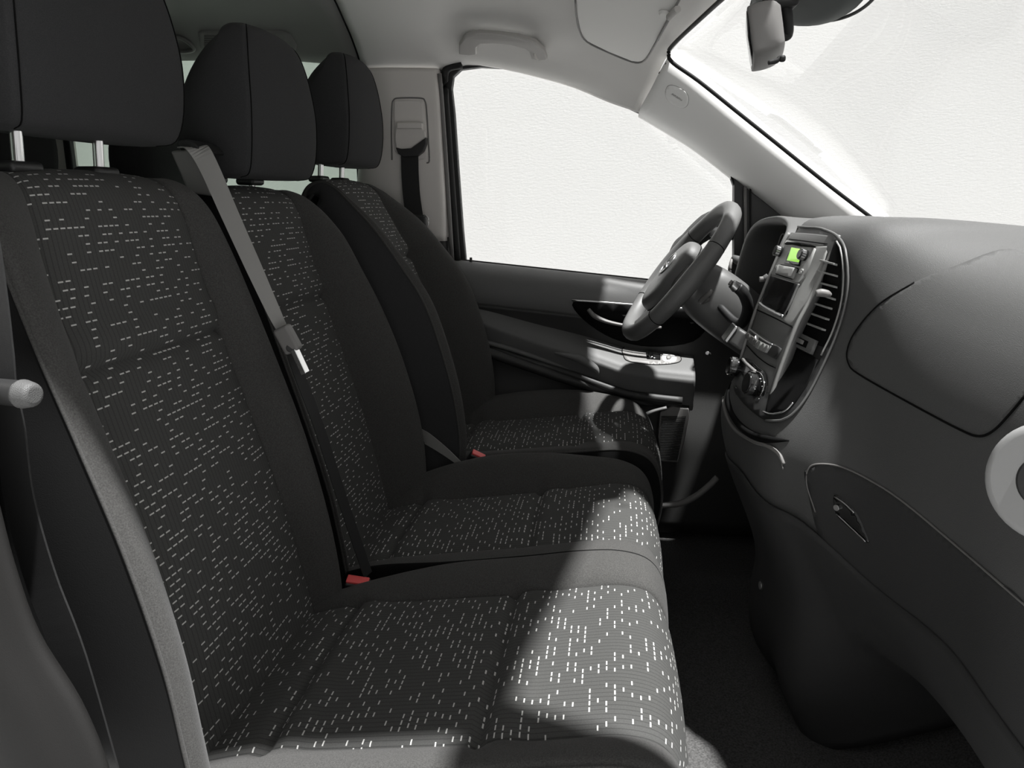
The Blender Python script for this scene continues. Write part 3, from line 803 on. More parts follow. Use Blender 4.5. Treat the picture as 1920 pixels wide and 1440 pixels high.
RIBBON('webbing', [P(768, 288, 2.118), P(769, 330, 2.112), P(772, 370, 2.108), P(778, 410, 2.10), P(785, 440, 2.095), P(800, 480, 2.09)], .048, V(1, 0, 0), 'webbing', db, th=.002)
BOX('belt_stop', P(783, 415, 2.088), (.05, .02, .035), 'dark_plastic', db, bevel=.006)
TUBE('tongue_ring', [P(x, y, 2.08) for x, y in ((796, 404), (803, 410), (802, 422), (796, 428), (791, 418))], .0015, 'satin_metal', db, closed=True)

# near belt, hanging at the left edge ---------------------------------
nb = THING('passenger_seat_belt', 'dark belt hanging beside the outer edge of the near seat', 'seat belt', P(200, 1430, .60))
RIBBON('webbing', [P(-60, 250, .63), P(-20, 480, .62), (P(5, 640, .61)), P(12, 720, .605), P(22, 800, .605), P(35, 930, .605), P(75, 1080, .605), P(130, 1230, .60), P(200, 1470, .60)],
       [.03, .028, .022, .022, .03, .036, .04, .042, .042], [V(1, -.15, .1)] * 9, 'webbing', nb, th=.002)
CYL('belt_tongue_housing', P(-70, 728, .60), P(40, 738, .585), .0115, 'dark_plastic', nb)
CYL('tongue_end', P(38, 738, .585), P(66, 741, .582), .0135, 'dash_plastic', nb, r2=.010, bevel=.004)

# ================================================================== DASHBOARD
dash = THING('dashboard', 'grey textured dashboard with rounded centre console', 'dashboard', (.5, 1.4, 0))
A_ = [(.80, .86), (.66, .872), (.53, .852), (.46, .79), (.425, .70), (.42, .60), (.43, .50), (.44, .40), (.45, .32), (.50, .26), (.62, .24), (.80, .24)]
B_ = [(.81, .88), (.66, .887), (.50, .865), (.43, .80), (.40, .70), (.39, .60), (.385, .50), (.40, .40), (.43, .32), (.48, .25), (.60, .22), (.80, .22)]
C_ = [(.82, .885), (.64, .903), (.455, .90), (.392, .85), (.372, .75), (.347, .65), (.31, .55), (.32, .45), (.37, .33), (.42, .24), (.52, .19), (.8, .19)]
D_ = [(.82, .888), (.62, .915), (.43, .925), (.366, .890), (.352, .78), (.318, .68), (.262, .575), (.27, .46), (.325, .30), (.338, .18), (.36, .08), (.42, -.01)]
E_ = [(.82, .888), (.62, .915), (.42, .925), (.352, .893), (.332, .78), (.290, .67), (.243, .57), (.255, .46), (.315, .30), (.322, .18), (.34, .08), (.40, -.01)]
F_ = [(.82, .888), (.62, .915), (.41, .925), (.345, .895), (.325, .78), (.285, .67), (.235, .57), (.25, .46), (.32, .28), (.322, .17), (.34, .08), (.42, -.01)]
G_ = [(.80, .888), (.62, .91), (.48, .905), (.43, .87), (.42, .77), (.40, .67), (.385, .57), (.40, .46), (.45, .35), (.50, .28), (.6, .22), (.8, .2)]
H_ = [(.76, .885), (.62, .905), (.50, .90), (.44, .86), (.42, .77), (.40, .67), (.385, .57), (.40, .46), (.45, .35), (.50, .28), (.6, .22), (.8, .2)]
ctl = [(A_, .52), (A_, .63), (A_, .80), (A_, .95), (B_, 1.10), (C_, 1.20), (D_, 1.265), (E_, 1.40), (F_, 1.54), (G_, 1.62), (H_, 1.85), (H_, 2.02), (H_, 2.15)]
DN = net([[V(x, y, z) for x, z in s] for s, y in ctl], 7, 6)
DSB = bvh_of(DN)
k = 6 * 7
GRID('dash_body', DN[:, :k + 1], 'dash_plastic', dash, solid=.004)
GRID('dash_lower_shaded', DN[:, k:], 'dash_lower_shaded', dash, solid=.004)
# airbag lid, glove box lid
lid = [(1905, 470), (1790, 500), (1715, 530), (1650, 570), (1606, 620), (1590, 655), (1592, 682), (1612, 702), (1700, 752), (1800, 805), (1838, 818), (1866, 806), (1896, 775), (1925, 740), (1960, 700), (1990, 560)]
airbag = PATCH('airbag_lid', lid, DSB, .0012, 'dash_plastic', dash, step=9, sp=8)
SEAM('lid_seam', [(1715, 530), (1650, 570), (1606, 620), (1590, 655), (1592, 682), (1612, 702), (1700, 752), (1800, 805), (1838, 818), (1866, 806), (1896, 775), (1925, 740)], DSB, .0016, 'seam', dash, off=.0006)
glove = [(1512, 905), (1516, 880), (1535, 870), (1580, 876), (1640, 905), (1700, 945), (1800, 1028), (1870, 1088), (1925, 1135), (2080, 1330), (2000, 1500), (1850, 1400), (1700, 1230), (1560, 1060)]
gp = PATCH('glove_box_lid', glove, DSB, .0016, 'dash_lower_shaded', dash, step=11, sp=8)
SEAM('lid_seam', [(1530, 960), (1514, 910), (1516, 880), (1535, 870), (1580, 876), (1640, 905), (1700, 945), (1800, 1028), (1870, 1088), (1930, 1140)], DSB, .0014, 'grey_plastic', dash, off=.001)
lch = PATCH('latch', [(1566, 930), (1576, 932), (1605, 958), (1622, 990), (1632, 1016), (1620, 1008), (1592, 985), (1570, 962)], DSB, .004, 'gloss_black', dash, step=9)
SEAM('latch_edge', [(1568, 930), (1586, 942), (1606, 960)], DSB, .0012, 'satin_metal', dash, off=.005)
SEAM('latch_edge', [(1572, 962), (1600, 988), (1628, 1014)], DSB, .001, 'satin_metal', dash, off=.005)
h, nn = hit(DSB, 1574, 950, .006)
CYL('latch_lock', h - nn * .004, h + nn * .002, .005, 'satin_metal', lch)
# lip under the fascia: black strip paints the shelf slot shade round the console
SEAM('groove_shade', [(1378, 700), (1366, 735), (1370, 768), (1386, 795), (1412, 815), (1445, 824), (1480, 826)], DSB, [.002, .007, .0075, .0075, .007, .001], 'black_void', dash, off=.0)
SEAM('console_lip', [(1372, 705), (1358, 740), (1362, 775), (1380, 806), (1415, 828), (1440, 836), (1460, 850), (1470, 870)], DSB, .0035, 'grey_plastic', dash, off=.001)
SEAM('seam', [(1440, 834), (1452, 839), (1464, 852), (1470, 880)], DSB, .0012, 'grey_plastic', dash, off=.003)
h, nn = hit(DSB, 1431, 1098, .003)
CYL('power_socket', h - nn * .004, h + nn * .003, .012, 'dark_plastic', dash)
CYL('socket_ring', h, h + nn * .004, .009, 'satin_metal', dash, r2=.008)
# side vent at the near end
cv = P(1972, 905, .74)
cn = V(-.75, -.6, .15); cn /= np.linalg.norm(cn)
CYL('side_vent', cv - cn * .05, cv + cn * .012, .066, 'silver_ring', dash, n=48, r2=.056, bevel=.008)
CYL('vent_core', cv + cn * .0, cv + cn * .014, .026, 'dark_plastic', dash, n=40)

# fascia -------------------------------------------------------------
U = [(1484, 430), (1510, 426), (1545, 432), (1575, 446), (1588, 470), (1593, 520), (1588, 570), (1572, 625), (1548, 680), (1520, 735), (1495, 770), (1470, 788), (1440, 790), (1410, 770), (1385, 742), (1376, 715), (1385, 670), (1410, 600), (1440, 520), (1466, 455)]
PATCH('fascia_surround', U, DSB, .004, 'dark_plastic', dash, step=12, sp=3, depth=.012)
SEAM('fascia_edge', [(1500, 427), (1545, 432), (1575, 446), (1589, 470), (1594, 520), (1589, 570), (1573, 625), (1549, 680), (1521, 735), (1496, 770), (1470, 788), (1440, 790)], DSB, .0022, 'fascia_plastic', dash, off=.004)
lv = [((1484, 436), (1571, 444)), ((1474, 449), (1563, 461)), ((1455, 495), (1537, 520)), ((1420, 581), (1490, 613)), ((1401, 640), (1461, 690)), ((1384, 690), (1444, 742)), ((1380, 722), (1434, 772)), ((1386, 742), (1426, 782))]
YF, YN = 1.53, 1.315
rows = []
for (l, r) in lv:
    a, b = P(l[0], l[1], YF), P(r[0], r[1], YN)
    nrm = V(-1, 0, .35)
    rows.append([a, a * .66 + b * .34 + nrm * .004, a * .34 + b * .66 + nrm * .004, b])
RN = net(rows, 5, 4)
RB = bvh_of(RN)
front_ = RN; backg = RN + V(.016, 0, -.002)
a_, b_ = RN.shape[:2]
fs = grid_faces(a_, b_); off = a_ * b_
fs += [tuple(off + i for i in f[::-1]) for f in grid_faces(a_, b_)]
per = [i * b_ for i in range(a_)] + [(a_ - 1) * b_ + j for j in range(1, b_)] + [i * b_ + b_ - 1 for i in range(a_ - 2, -1, -1)] + [j for j in range(b_ - 2, 0, -1)]
fs += [(per[i], per[(i + 1) % len(per)], off + per[(i + 1) % len(per)], off + per[i]) for i in range(len(per))]
OBJ('fascia_panel', list(RN.reshape(-1, 3)) + list(backg.reshape(-1, 3)), fs, 'fascia_plastic', dash)
TUBE('fascia_ridge', [P(x, y, 1.312) for x, y in ((1574, 441), (1565, 461), (1539, 520), (1515, 570), (1492, 614), (1463, 691), (1446, 743), (1436, 776))], .0035, 'radio_plastic', dash, n=8)
TUBE('fascia_ridge', [P(x, y, 1.532) for x, y in ((1480, 437), (1470, 455), (1452, 495), (1417, 582), (1398, 642), (1384, 690))], .003, 'radio_plastic', dash, n=8)
# radio panel with display pocket
PATCH('radio_bezel', [(1476, 451), (1557, 463), (1536, 520), (1510, 570), (1486, 611), (1423, 580), (1440, 540), (1456, 497)], RB, .002, 'radio_plastic', dash, step=9, rnd=False)
SEAM('seam', [(1474, 448), (1515, 453), (1559, 459)], RB, .0009, 'seam', dash, off=.0012)
SEAM('seam', [(1420, 581), (1452, 596), (1487, 614)], RB, .0009, 'seam', dash, off=.0012)
SEAM('seam', [(1401, 648), (1420, 668), (1440, 683), (1455, 690)], RB, .0009, 'seam', dash, off=.0008)
radio = THING('car_radio', 'silver grey radio with green display between two knobs', 'radio', hit(RB, 1495, 480)[0])
PATCH('radio_face', [(1474, 460), (1478, 456), (1528, 463), (1532, 468), (1524, 490), (1513, 520), (1500, 533), (1450, 516), (1456, 498), (1465, 478)], RB, .004, 'radio_plastic', radio, step=7, rnd=False)
PATCH('disc_slot', [(1475, 459), (1480, 455), (1500, 456), (1525, 460), (1532, 463), (1530, 465), (1505, 463), (1490, 460), (1478, 460)], RB, .0052, 'black_void', radio, step=5, rnd=False)
dfr = PATCH('display_frame', [(1488, 464), (1512, 468), (1504, 501), (1476, 495)], RB, .0055, 'gloss_black', radio, step=6, rnd=False)
PATCH('display', [(1490, 466), (1513, 470), (1503, 494), (1481, 490)], RB, .0062, 'lcd', dfr, step=6, rnd=False)
def knob(px, py, r, hgt, parent, surf, m='gloss_black', m2='satin_metal', nm='knob', ribs=14):
    c, nn = hit(surf, px, py, .003)
    k = CYL(nm, c - nn * .004, c + nn * hgt, r, m, parent, n=28, r2=r * .92)
    _, a, b = frame(nn)
    bxs = []
    for i in range(ribs):
        w = 2 * math.pi * i / ribs
        d = a * math.cos(w) + b * math.sin(w); e = -a * math.sin(w) + b * math.cos(w)
        bxs.append((c + nn * hgt * .62 + d * r * .98, (r * .34, r * .10, hgt * .5), (e, d, nn)))
    JOIN(nm + '_grip', bxs, m2, k)['kind'] = 'stuff'
knob(1468, 474, .0095, .014, radio, RB, nm='volume_knob')
knob(1515, 481, .0095, .014, radio, RB, nm='tuning_knob')
PATCH('cassette_flap', [(1467, 499), (1499, 505), (1492, 525), (1460, 515)], RB, .0085, 'radio_plastic', radio, step=6, rnd=False)
SEAM('slot', [(1461, 515), (1475, 520), (1491, 525)], RB, .0016, 'black_void', radio, off=.006)
SEAM('slot', [(1469, 498), (1485, 501), (1501, 505)], RB, .001, 'black_void', radio, off=.005)
SEAM('slot', [(1503, 506), (1500, 514)], RB, .0018, 'black_void', radio, off=.005, sp=2)
for (x, y) in ((1462, 502), (1507, 508), (1505, 512)):
    PATCH('button', [(x - 4, y - 3), (x + 4, y - 2), (x + 3, y + 4), (x - 5, y + 3)], RB, .0055, 'radio_plastic', radio, step=4, rnd=False)
# pocket below the radio, its inner shade painted as a black patch
PATCH('pocket', [(1449, 519), (1500, 535), (1492, 556), (1478, 590), (1474, 593), (1434, 575), (1431, 570), (1440, 545)], RB, .0042, 'black_void', dash, step=8, rnd=False)
SEAM('pocket_lip', [(1428, 570), (1438, 578), (1455, 587), (1472, 595)], RB, .0034, 'satin_metal', dash, off=.004)
SEAM('pocket_lip', [(1474, 594), (1484, 575), (1494, 552), (1502, 534)], RB, .0022, 'fascia_plastic', dash, off=.004)
# switch row
PATCH('switch_recess', [(1411, 617), (1455, 646), (1466, 654), (1456, 674), (1420, 652), (1403, 630)], RB, .003, 'dark_plastic', dash, step=6, rnd=False)
for i in range(6):
    t0, t1 = i / 6 + .012, (i + 1) / 6 - .012
    a0, a1 = np.array((1409, 625)), np.array((1450, 650)); b0, b1 = np.array((1404, 634)), np.array((1442, 663))
    bow = lambda t: np.array((-1, 3.5)) * math.sin(math.pi * t)
    q = [a0 + (a1 - a0) * t0 + bow(t0) * .5, a0 + (a1 - a0) * t1 + bow(t1) * .5, b0 + (b1 - b0) * t1 + bow(t1), b0 + (b1 - b0) * t0 + bow(t0)]
    PATCH('switch', q, RB, .0075, 'grey_plastic' if i < 3 else 'radio_plastic', dash, step=4, rnd=False)
q = [(1421, 637), (1425, 631), (1426, 640)]
PATCH('warning_triangle', q, RB, .0085, 'white_print', dash, step=9, rnd=False)
SEAM('switch_lip', [(1411, 618), (1422, 627), (1440, 640), (1454, 648)], RB, .0016, 'satin_metal', dash, off=.006)
# climate controls
PATCH('climate_panel', [(1400, 672), (1425, 690), (1436, 700), (1440, 722), (1432, 748), (1418, 765), (1404, 752), (1390, 730), (1386, 700)], RB, .003, 'gloss_black', dash, step=8)
knob(1389, 690, .018, .022, dash, RB, nm='temperature_knob', ribs=20, m2='chrome')
knob(1421, 722, .021, .02, dash, RB, nm='fan_knob', ribs=20, m2='chrome')
SEAM('dial_ring', [(1424, 697), (1434, 703), (1439, 718), (1437, 732), (1431, 745)], RB, .0012, 'chrome', dash, off=.006)
SEAM('panel_edge', [(1401, 676), (1412, 688), (1425, 699)], RB, .0035, 'grey_plastic', dash, off=.008)
for i in range(11):
    w = -1.1 + i * .36
    x, y = 1419 + 15 * math.cos(w) + 2 * math.sin(w), 726 + 26 * math.sin(w)
    hh = hit(RB, x, y, .0045)
    if hh[0] is not None: CYL('dial_mark', hh[0], hh[0] + hh[1] * .001, .0009, 'white_print', dash, n=8)
knob(1391, 735, .012, .01, dash, RB, nm='recirculation_knob', ribs=0 or 8, m2='dark_plastic')

# vents right of the ridge, shade behind the slats painted black ----------------------------------------------
PATCH('vent_shade', [(1571, 452), (1579, 462), (1582, 500), (1580, 560), (1573, 600), (1548, 652), (1497, 636), (1520, 590), (1550, 520)], DSB, .0055, 'black_void', dash, step=8, rnd=False)
sl = [((1556, 493), (1571, 497)), ((1548, 512), (1572, 518)), ((1538, 531), (1571, 539)), ((1528, 548), (1568, 562)), ((1520, 567), (1561, 580)), ((1514, 586), (1555, 601)), ((1506, 604), (1548, 621))]
for (a, b) in sl:
    a = (a[0] - 7, a[1] - 2); b = (b[0] + 5, b[1] + 1.5)
    p, n1 = hit(DSB, a[0], a[1], .008); q, n2 = hit(DSB, b[0], b[1], .008)
    n1 = V(-1, 0, .25)
    BOX('vent_slat', (p + q) / 2 + V(.006, 0, 0), (np.linalg.norm(q - p), .020, .0032), 'radio_plastic', dash, bevel=.0006, ax=(q - p, n1, np.cross(q - p, n1)))
c, nn = hit(DSB, 1548, 549, .004)
TUBE('vent_tab', [P(1530, 550, 1.245), P(1540, 549, 1.245), P(1551, 551, 1.245), P(1558, 554, 1.245)], [.005, .0065, .006, .003], 'grey_plastic', dash)
SEAM('vent_edge', [(1575, 455), (1584, 475), (1588, 520), (1583, 570), (1567, 622), (1545, 668)], DSB, .0016, 'radio_plastic', dash, off=.006)
# thumb wheel frame
PATCH('wheel_frame', [(1496, 621), (1541, 642), (1530, 668), (1490, 648)], DSB, .012, 'fascia_plastic', dash, step=6, rnd=False)
PATCH('wheel_slot', [(1502, 633), (1528, 645), (1523, 657), (1497, 646)], DSB, .013, 'black_void', dash, step=5, rnd=False)
PATCH('thumb_wheel', [(1509, 638), (1521, 644), (1518, 651), (1506, 646)], DSB, .0155, 'grey_plastic', dash, step=4, rnd=False)
# black patch painting the shade of the slot under the vents
PATCH('slot_shade', [(1490, 652), (1530, 670), (1538, 676), (1515, 728), (1494, 758), (1472, 776), (1440, 778), (1446, 745), (1465, 700)], DSB, .006, 'black_void', dash, step=8, rnd=False)
SEAM('slot_lip', [(1437, 775), (1450, 779), (1468, 777), (1482, 769), (1492, 758)], DSB, .0016, 'satin_metal', dash, off=.007)

# instrument hood ----------------------------------------------------------
arch = [P(1352, 610, 2.0), P(1372, 545, 2.0), P(1393, 470, 2.0), P(1405, 438, 1.98), P(1424, 417, 1.93), P(1455, 410, 1.80), P(1474, 415, 1.68), P(1478, 430, 1.60), P(1462, 468, 1.565), P(1440, 540, 1.56)]
H = []
for i, p in enumerate(arch):
    cc = V(.33, 1.78, .80)
    d = cc - p; d[0] = 0; d /= np.linalg.norm(d)
    H.append([p + d * .012 + V(.11, 0, 0), p + d * .013 + V(.02, 0, 0), p + d * .009 + V(.002, 0, 0), p + V(-.001, 0, 0), p - d * .004 + V(.004, 0, 0), p - d * .002 + V(.05, 0, -.002), p + V(.14, 0, -.004)])
HN = net(H, 5, 4)
cl = THING('instrument_cluster', 'hooded dark instrument cluster behind the steering wheel', 'instruments', (.42, 1.8, .7))
GRID('hood', HN, 'dash_plastic', cl, solid=.002)
cp = [p + V(.075, 0, -.01) for p in arch]
PRISM('dial_panel', cp, V(.02, 0, 0), 'gloss_black', cl, bevel=0)
for y in (1.69, 1.87):
    c = V(.405, y, .83)
    CYL('dial', c, c + V(-.012, 0, .004), .05, 'dark_plastic', cl, n=36)
    TUBE('dial_ring', [c + V(-.014, .05 * math.cos(w), .05 * math.sin(w)) for w in np.arange(12) * math.pi / 6], .0015, 'grey_plastic', cl, closed=True)
# lower dash around the column (driver side)
vk = P(1432, 523, 1.56)
CYL('vent_knob', vk, P(1424, 524, 1.56), .0055, 'grey_plastic', dash); CYL('vent_knob_base', P(1440, 520, 1.56), vk, .008, 'fascia_plastic', dash, r2=.006)
# round driver side vent
vc = P(1372, 505, 2.06)
sv = [vc + V(0, 0, 0) + V(-.2, .35, 0) * 0 + V(.014 * math.cos(w) * .55, -.03 * 0, .026 * math.sin(w)) + V(0, .02 * math.cos(w), 0) for w in np.arange(12) * math.pi / 6]
TUBE('side_vent_ring', sv, .004, 'grey_plastic', dash, closed=True)
CYL('side_vent_core', vc + V(.01, .004, 0), vc + V(.002, 0, 0), .022, 'black_void', dash)
TUBE('side_vent_housing', [vc + V(.0, 0, .03), vc + V(.03, -.02, .012), vc + V(.04, -.03, -.03)], [.008, .018, .02], 'dash_plastic', dash)
# ignition area
CYL('ignition_lock', P(1326, 662, 1.72), P(1330, 664, 1.74), .004, 'satin_metal', dash)

# ================================================================== STEERING WHEEL
wheel = THING('steering_wheel', 'black steering wheel with round centre emblem', 'steering wheel', (.155, 1.85, .79))
wd = V(.605, 0, .796); wy = V(math.sin(math.radians(-4)), math.cos(math.radians(4)), 0)
wd /= np.linalg.norm(wd); wy = wy - wd * (wy @ wd); wy /= np.linalg.norm(wy)
wn = np.cross(wy, wd)                                      # towards the driver
if wn[0] > 0: wn = -wn
WC = V(.158, 1.85, .792); R_ = .178
rim = [WC + wd * R_ * math.cos(w) + wy * R_ * math.sin(w) for w in np.arange(32) * 2 * math.pi / 32]
nr = len(rim) * 3; G = np.zeros((nr, 14, 3))
for i in range(nr):
    w = 2 * math.pi * i / nr
    rad = wd * math.cos(w) + wy * math.sin(w)
    lower = .5 - .5 * math.cos(w)
    r0 = .018 + .0012 * math.cos(4 * w)
    for j in range(14):
        u = 2 * math.pi * j / 14
        G[i, j] = WC + rad * (R_ + r0 * math.cos(u)) + wn * (r0 * 1.15 * math.sin(u))
GRID('rim', G, 'leather', wheel, cu=True, cv=True)
for w in (1.05, -1.05, 2.2, -2.2):
    rad = wd * math.cos(w) + wy * math.sin(w)
    TUBE('rim_seam', [WC + rad * (R_ + .0175 * math.cos(u)) + wn * .0195 * math.sin(u) for u in np.arange(12) * math.pi / 6], .0009, 'seam', wheel, closed=True, n=6)
def wl(a, b, c): return WC + wd * a + wy * b + wn * c
for s in (-1, 1):
    C = [[wl(.025, s * .05, .012), wl(-.035, s * .05, .012), wl(-.035, s * .05, -.02), wl(.025, s * .05, -.02)],
         [wl(.020, s * .10, .002), wl(-.03, s * .10, .002), wl(-.03, s * .10, -.018), wl(.020, s * .10, -.018)],
         [wl(.022, s * .165, 0), wl(-.035, s * .165, 0), wl(-.035, s * .165, -.012), wl(.022, s * .165, -.012)]]
    GRID('spoke', net(C, 4, 3, cv=True), 'leather', wheel, cv=True, cap=True)
C = [[wl(-.05, -.035, .012), wl(-.05, .035, .012), wl(-.05, .035, -.02), wl(-.05, -.035, -.02)],
     [wl(-.11, -.03, -.002), wl(-.11, .03, -.002), wl(-.11, .03, -.018), wl(-.11, -.03, -.018)],
     [wl(-.168, -.04, 0), wl(-.168, .04, 0), wl(-.168, .04, -.012), wl(-.168, -.04, -.012)]]
GRID('spoke', net(C, 4, 3, cv=True), 'fascia_plastic', wheel, cv=True, cap=True)
C = []
for hgt, sc in ((-.025, .9), (.0, 1.0), (.018, .97), (.028, .85), (.032, .55)):
    C.append([wl(math.cos(w) * .090 * sc * (1 if math.cos(w) > 0 else 1.12) - .014, math.sin(w) * (.082 - .018 * (1 - math.cos(w)) * .5) * sc, hgt) for w in np.arange(12) * math.pi / 6])
GRID('airbag_pad', net(C, 4, 3, cv=True), 'leather', wheel, cv=True, cap=True)
TUBE('pad_seam', [q for q in C[1]], .0012, 'seam', wheel, closed=True)
e = .0335
TUBE('emblem_ring', [wl(.028 * math.cos(w), .028 * math.sin(w), e) for w in np.arange(16) * math.pi / 8], .002, 'satin_metal', wheel, closed=True)
for w in (0, 2.094, 4.189):
    TUBE('emblem_arm', [wl(0, 0, e + .001), wl(.027 * math.cos(w), .027 * math.sin(w), e)], [.004, .001], 'satin_metal', wheel, sp=1)
# column shroud and stalks
colm = THING('steering_column', 'grey steering column shroud with control stalks', 'steering column', (.3, 1.85, .68))
ax = -wn
def cl_(a, b, c): return WC + ax * c + wd * a + wy * b
C = [[cl_(h_ * .055 * k_[2] + k_[1], wv * .06 * k_[2], k_[0]) for h_, wv in ((1, -.7), (1.1, 0), (1, .7), (.3, 1), (-.7, .9), (-1, .4), (-1, -.4), (-.7, -.9), (.3, -1))] for k_ in ((.03, 0, .9), (.08, 0, 1.15), (.15, -.0, 1.2), (.26, -.0, 1.1))]
GRID('shroud', net(C, 4, 4, cv=True), 'fascia_plastic', colm, cv=True, cap=True)
TUBE('stalk', [P(x, y, Y) for x, y, Y in ((1345, 570, 1.80), (1385, 608, 1.72), (1402, 580, 1.68), (1395, 552, 1.66), (1382, 538, 1.655))], [.008, .011, .012, .0125, .012], 'dark_plastic', colm)
CYL('stalk_end', P(1382, 540, 1.655), P(1371, 531, 1.652), .0125, 'satin_metal', colm, r2=.009, bevel=.003)
CYL('stalk_button', P(1371, 531, 1.652), P(1368, 529, 1.652), .006, 'grey_plastic', colm)
TUBE('stalk', [P(x, y, Y) for x, y, Y in ((1330, 560, 1.80), (1315, 565, 1.72), (1328, 552, 1.68), (1335, 545, 1.67))], [.006, .007, .006, .004], 'grey_plastic', colm)
gl = THING('gear_lever', 'short grey gear lever with bright end left of the centre fascia', 'gear lever', P(1410, 660, 1.56))
p0, p1, p2 = P(1364, 622, 1.57), P(1372, 625, 1.57), P(1412, 652, 1.555)
d = p2 - p1
BOX('grip', (p1 + p2) / 2, (np.linalg.norm(d), .04, .036), 'fascia_plastic', gl, bevel=.007, ax=(d, V(0, 1, 0), np.cross(d, V(0, 1, 0))))
BOX('end_cap', (p0 + p1) / 2, (.009, .042, .038), 'satin_metal', gl, bevel=.003, ax=(d, V(0, 1, 0), np.cross(d, V(0, 1, 0))))
CYL('shaft', p2, P(1425, 680, 1.55), .008, 'dark_plastic', gl)

# ================================================================== CEILING ITEMS
gh = THING('grab_handle', 'pale grey moulded grab handle above the driver door', 'handle', P(945, 90, 2.06))
hp = [(863, 93), (864, 72), (876, 55), (900, 49), (935, 51), (975, 56), (1006, 66), (1023, 82), (1028, 102), (1012, 105), (998, 102), (994, 88), (986, 78), (960, 72), (925, 69), (905, 70), (897, 76), (896, 93), (880, 95)]
def lift(x, y, off):
    l, n = hit(HF, x, y)
    return l + V(0, -.6, -.5) * off
top = [lift(x, y, .046 if y < 88 else .034) for x, y in hp]
base = [q + V(0, .55, .6) * .022 for q in top]
n = len(top)
fs = [tuple(range(n))[::-1], tuple(range(n, 2 * n))] + [(i, (i + 1) % n, n + (i + 1) % n, n + i) for i in range(n)]
OBJ('grip', top + base, fs, 'handle_plastic', gh, bevel=.004)
for x, y in ((880, 84), (1012, 94)):
    q = lift(x, y, .03); q2 = lift(x, y, -.002)
    CYL('mount', q2, q, .014, 'pillar_plastic', gh)

vz = THING('sun_visor', 'pale folded sun visor at the windscreen header on the driver side', 'sun visor', P(1180, 60, 1.9))
vo = [(1070, -60, 1.60), (1079, 0, 1.84), (1081, 30, 1.92), (1087, 58, 1.98), (1100, 78, 1.99), (1140, 98, 1.99), (1185, 116, 1.985), (1204, 116, 1.96), (1216, 104, 1.93), (1234, 72, 1.87), (1262, 20, 1.78), (1285, -25, 1.68), (1300, -60, 1.60)]
vt = [P(*q) for q in vo]
# best-fit plane so that the flap is flat
cen = np.mean(vt, 0); u_, s_, vh = np.linalg.svd(np.array(vt) - cen); nv_ = vh[2]
if nv_[2] > 0: nv_ = -nv_
flat = []
for q in vo:
    d = ray(q[0], q[1]); flat.append(EYE + d * (((cen - EYE) @ nv_) / (d @ nv_)))
PRISM('flap', flat, -nv_ * .014, 'visor', vz, bevel=.004)
def onflap(px, py):
    d = ray(px, py); return EYE + d * (((cen - EYE) @ nv_) / (d @ nv_))
CYL('hinge_clip', onflap(1258, 22) + nv_ * .012, onflap(1274, 6) + nv_ * .012, .0075, 'handle_plastic', vz)
CYL('hinge_boss', onflap(1247, 24) + nv_ * .001, onflap(1247, 24) + nv_ * .007, .014, 'visor', vz, r2=.010)
TUBE('hinge_rod', [flat[9] + nv_ * .004, flat[10] + nv_ * .004, flat[11] + nv_ * .004], .003, 'grey_plastic', vz)
TUBE('visor_edge', [q + nv_ * .0 for q in flat[1:11]], .0022, 'grey_plastic', vz)
# front edge moulding of the headliner over the windscreen
mr = THING('rear_view_mirror', 'dark interior rear view mirror hanging by the windscreen', 'mirror', P(1440, 90, 1.39))
Ym = 1.38
mfront = [(1399, 18), (1404, 13), (1413, 12), (1412, 95), (1400, 98), (1397, 88)]
# housing: face towards the cabin (-X), long axis along Y
face_n = V(-.96, .15, -.2); face_n /= np.linalg.norm(face_n)
ml = V(.1, 1, 0); ml = ml - face_n * (ml @ face_n); ml /= np.linalg.norm(ml)
mu = np.cross(face_n, ml); mu = mu if mu[2] > 0 else -mu
mc = P(1432, 72, Ym)
def mp_(a, b, c): return mc + ml * a * .9 + mu * b * .82 + face_n * c * .85
shape = [(-.115, .030), (-.10, .043), (0, .047), (.10, .043), (.115, .030), (.112, -.026), (.095, -.042), (0, -.047), (-.095, -.042), (-.112, -.026)]
rowsm = [[mp_(a * s, b * s, c) for a, b in shape] for c, s in ((.026, .93), (.024, 1.0), (.004, 1.03), (-.018, .97), (-.030, .8))]
GRID('mirror_housing', net(rowsm, 3, 3, cv=True), 'grey_plastic', mr, cv=True, cap=True)
PRISM('mirror_glass', [mp_(a * .9, b * .88, .0258) for a, b in shape], face_n * .0015, 'gloss_black', mr, bevel=0)
js = P(1459, 65, Ym + .01)
CYL('ball_joint', js + V(-.012, 0, 0), js + V(.006, 0, 0), .008, 'satin_metal', mr)
TUBE('arm', [js, P(1472, 68, Ym + .01), P(1477, 62, Ym + .01), P(1478, 40, Ym), P(1474, 15, Ym), P(1468, -10, Ym)], [.006, .008, .009, .008, .009, .012], 'rubber', mr)
TUBE('dip_lever', [P(1440, 118, Ym - .12), P(1456, 114, Ym - .12), P(1462, 108, Ym - .12), P(1468, 110, Ym - .12)], [.003, .004, .003, .0055], 'rubber', mr)
BOX('dip_lever_tip', P(1467, 110, Ym - .12), (.009, .009, .009), 'rubber', mr, bevel=.003)
BOX('mount', P(1464, -2, Ym), (.05, .05, .03), 'rubber', mr, bevel=.006)
sc = THING('sensor_cover', 'dark rounded sensor cover on the windscreen above the mirror', 'sensor cover', P(1540, 0, 1.35))
C = []
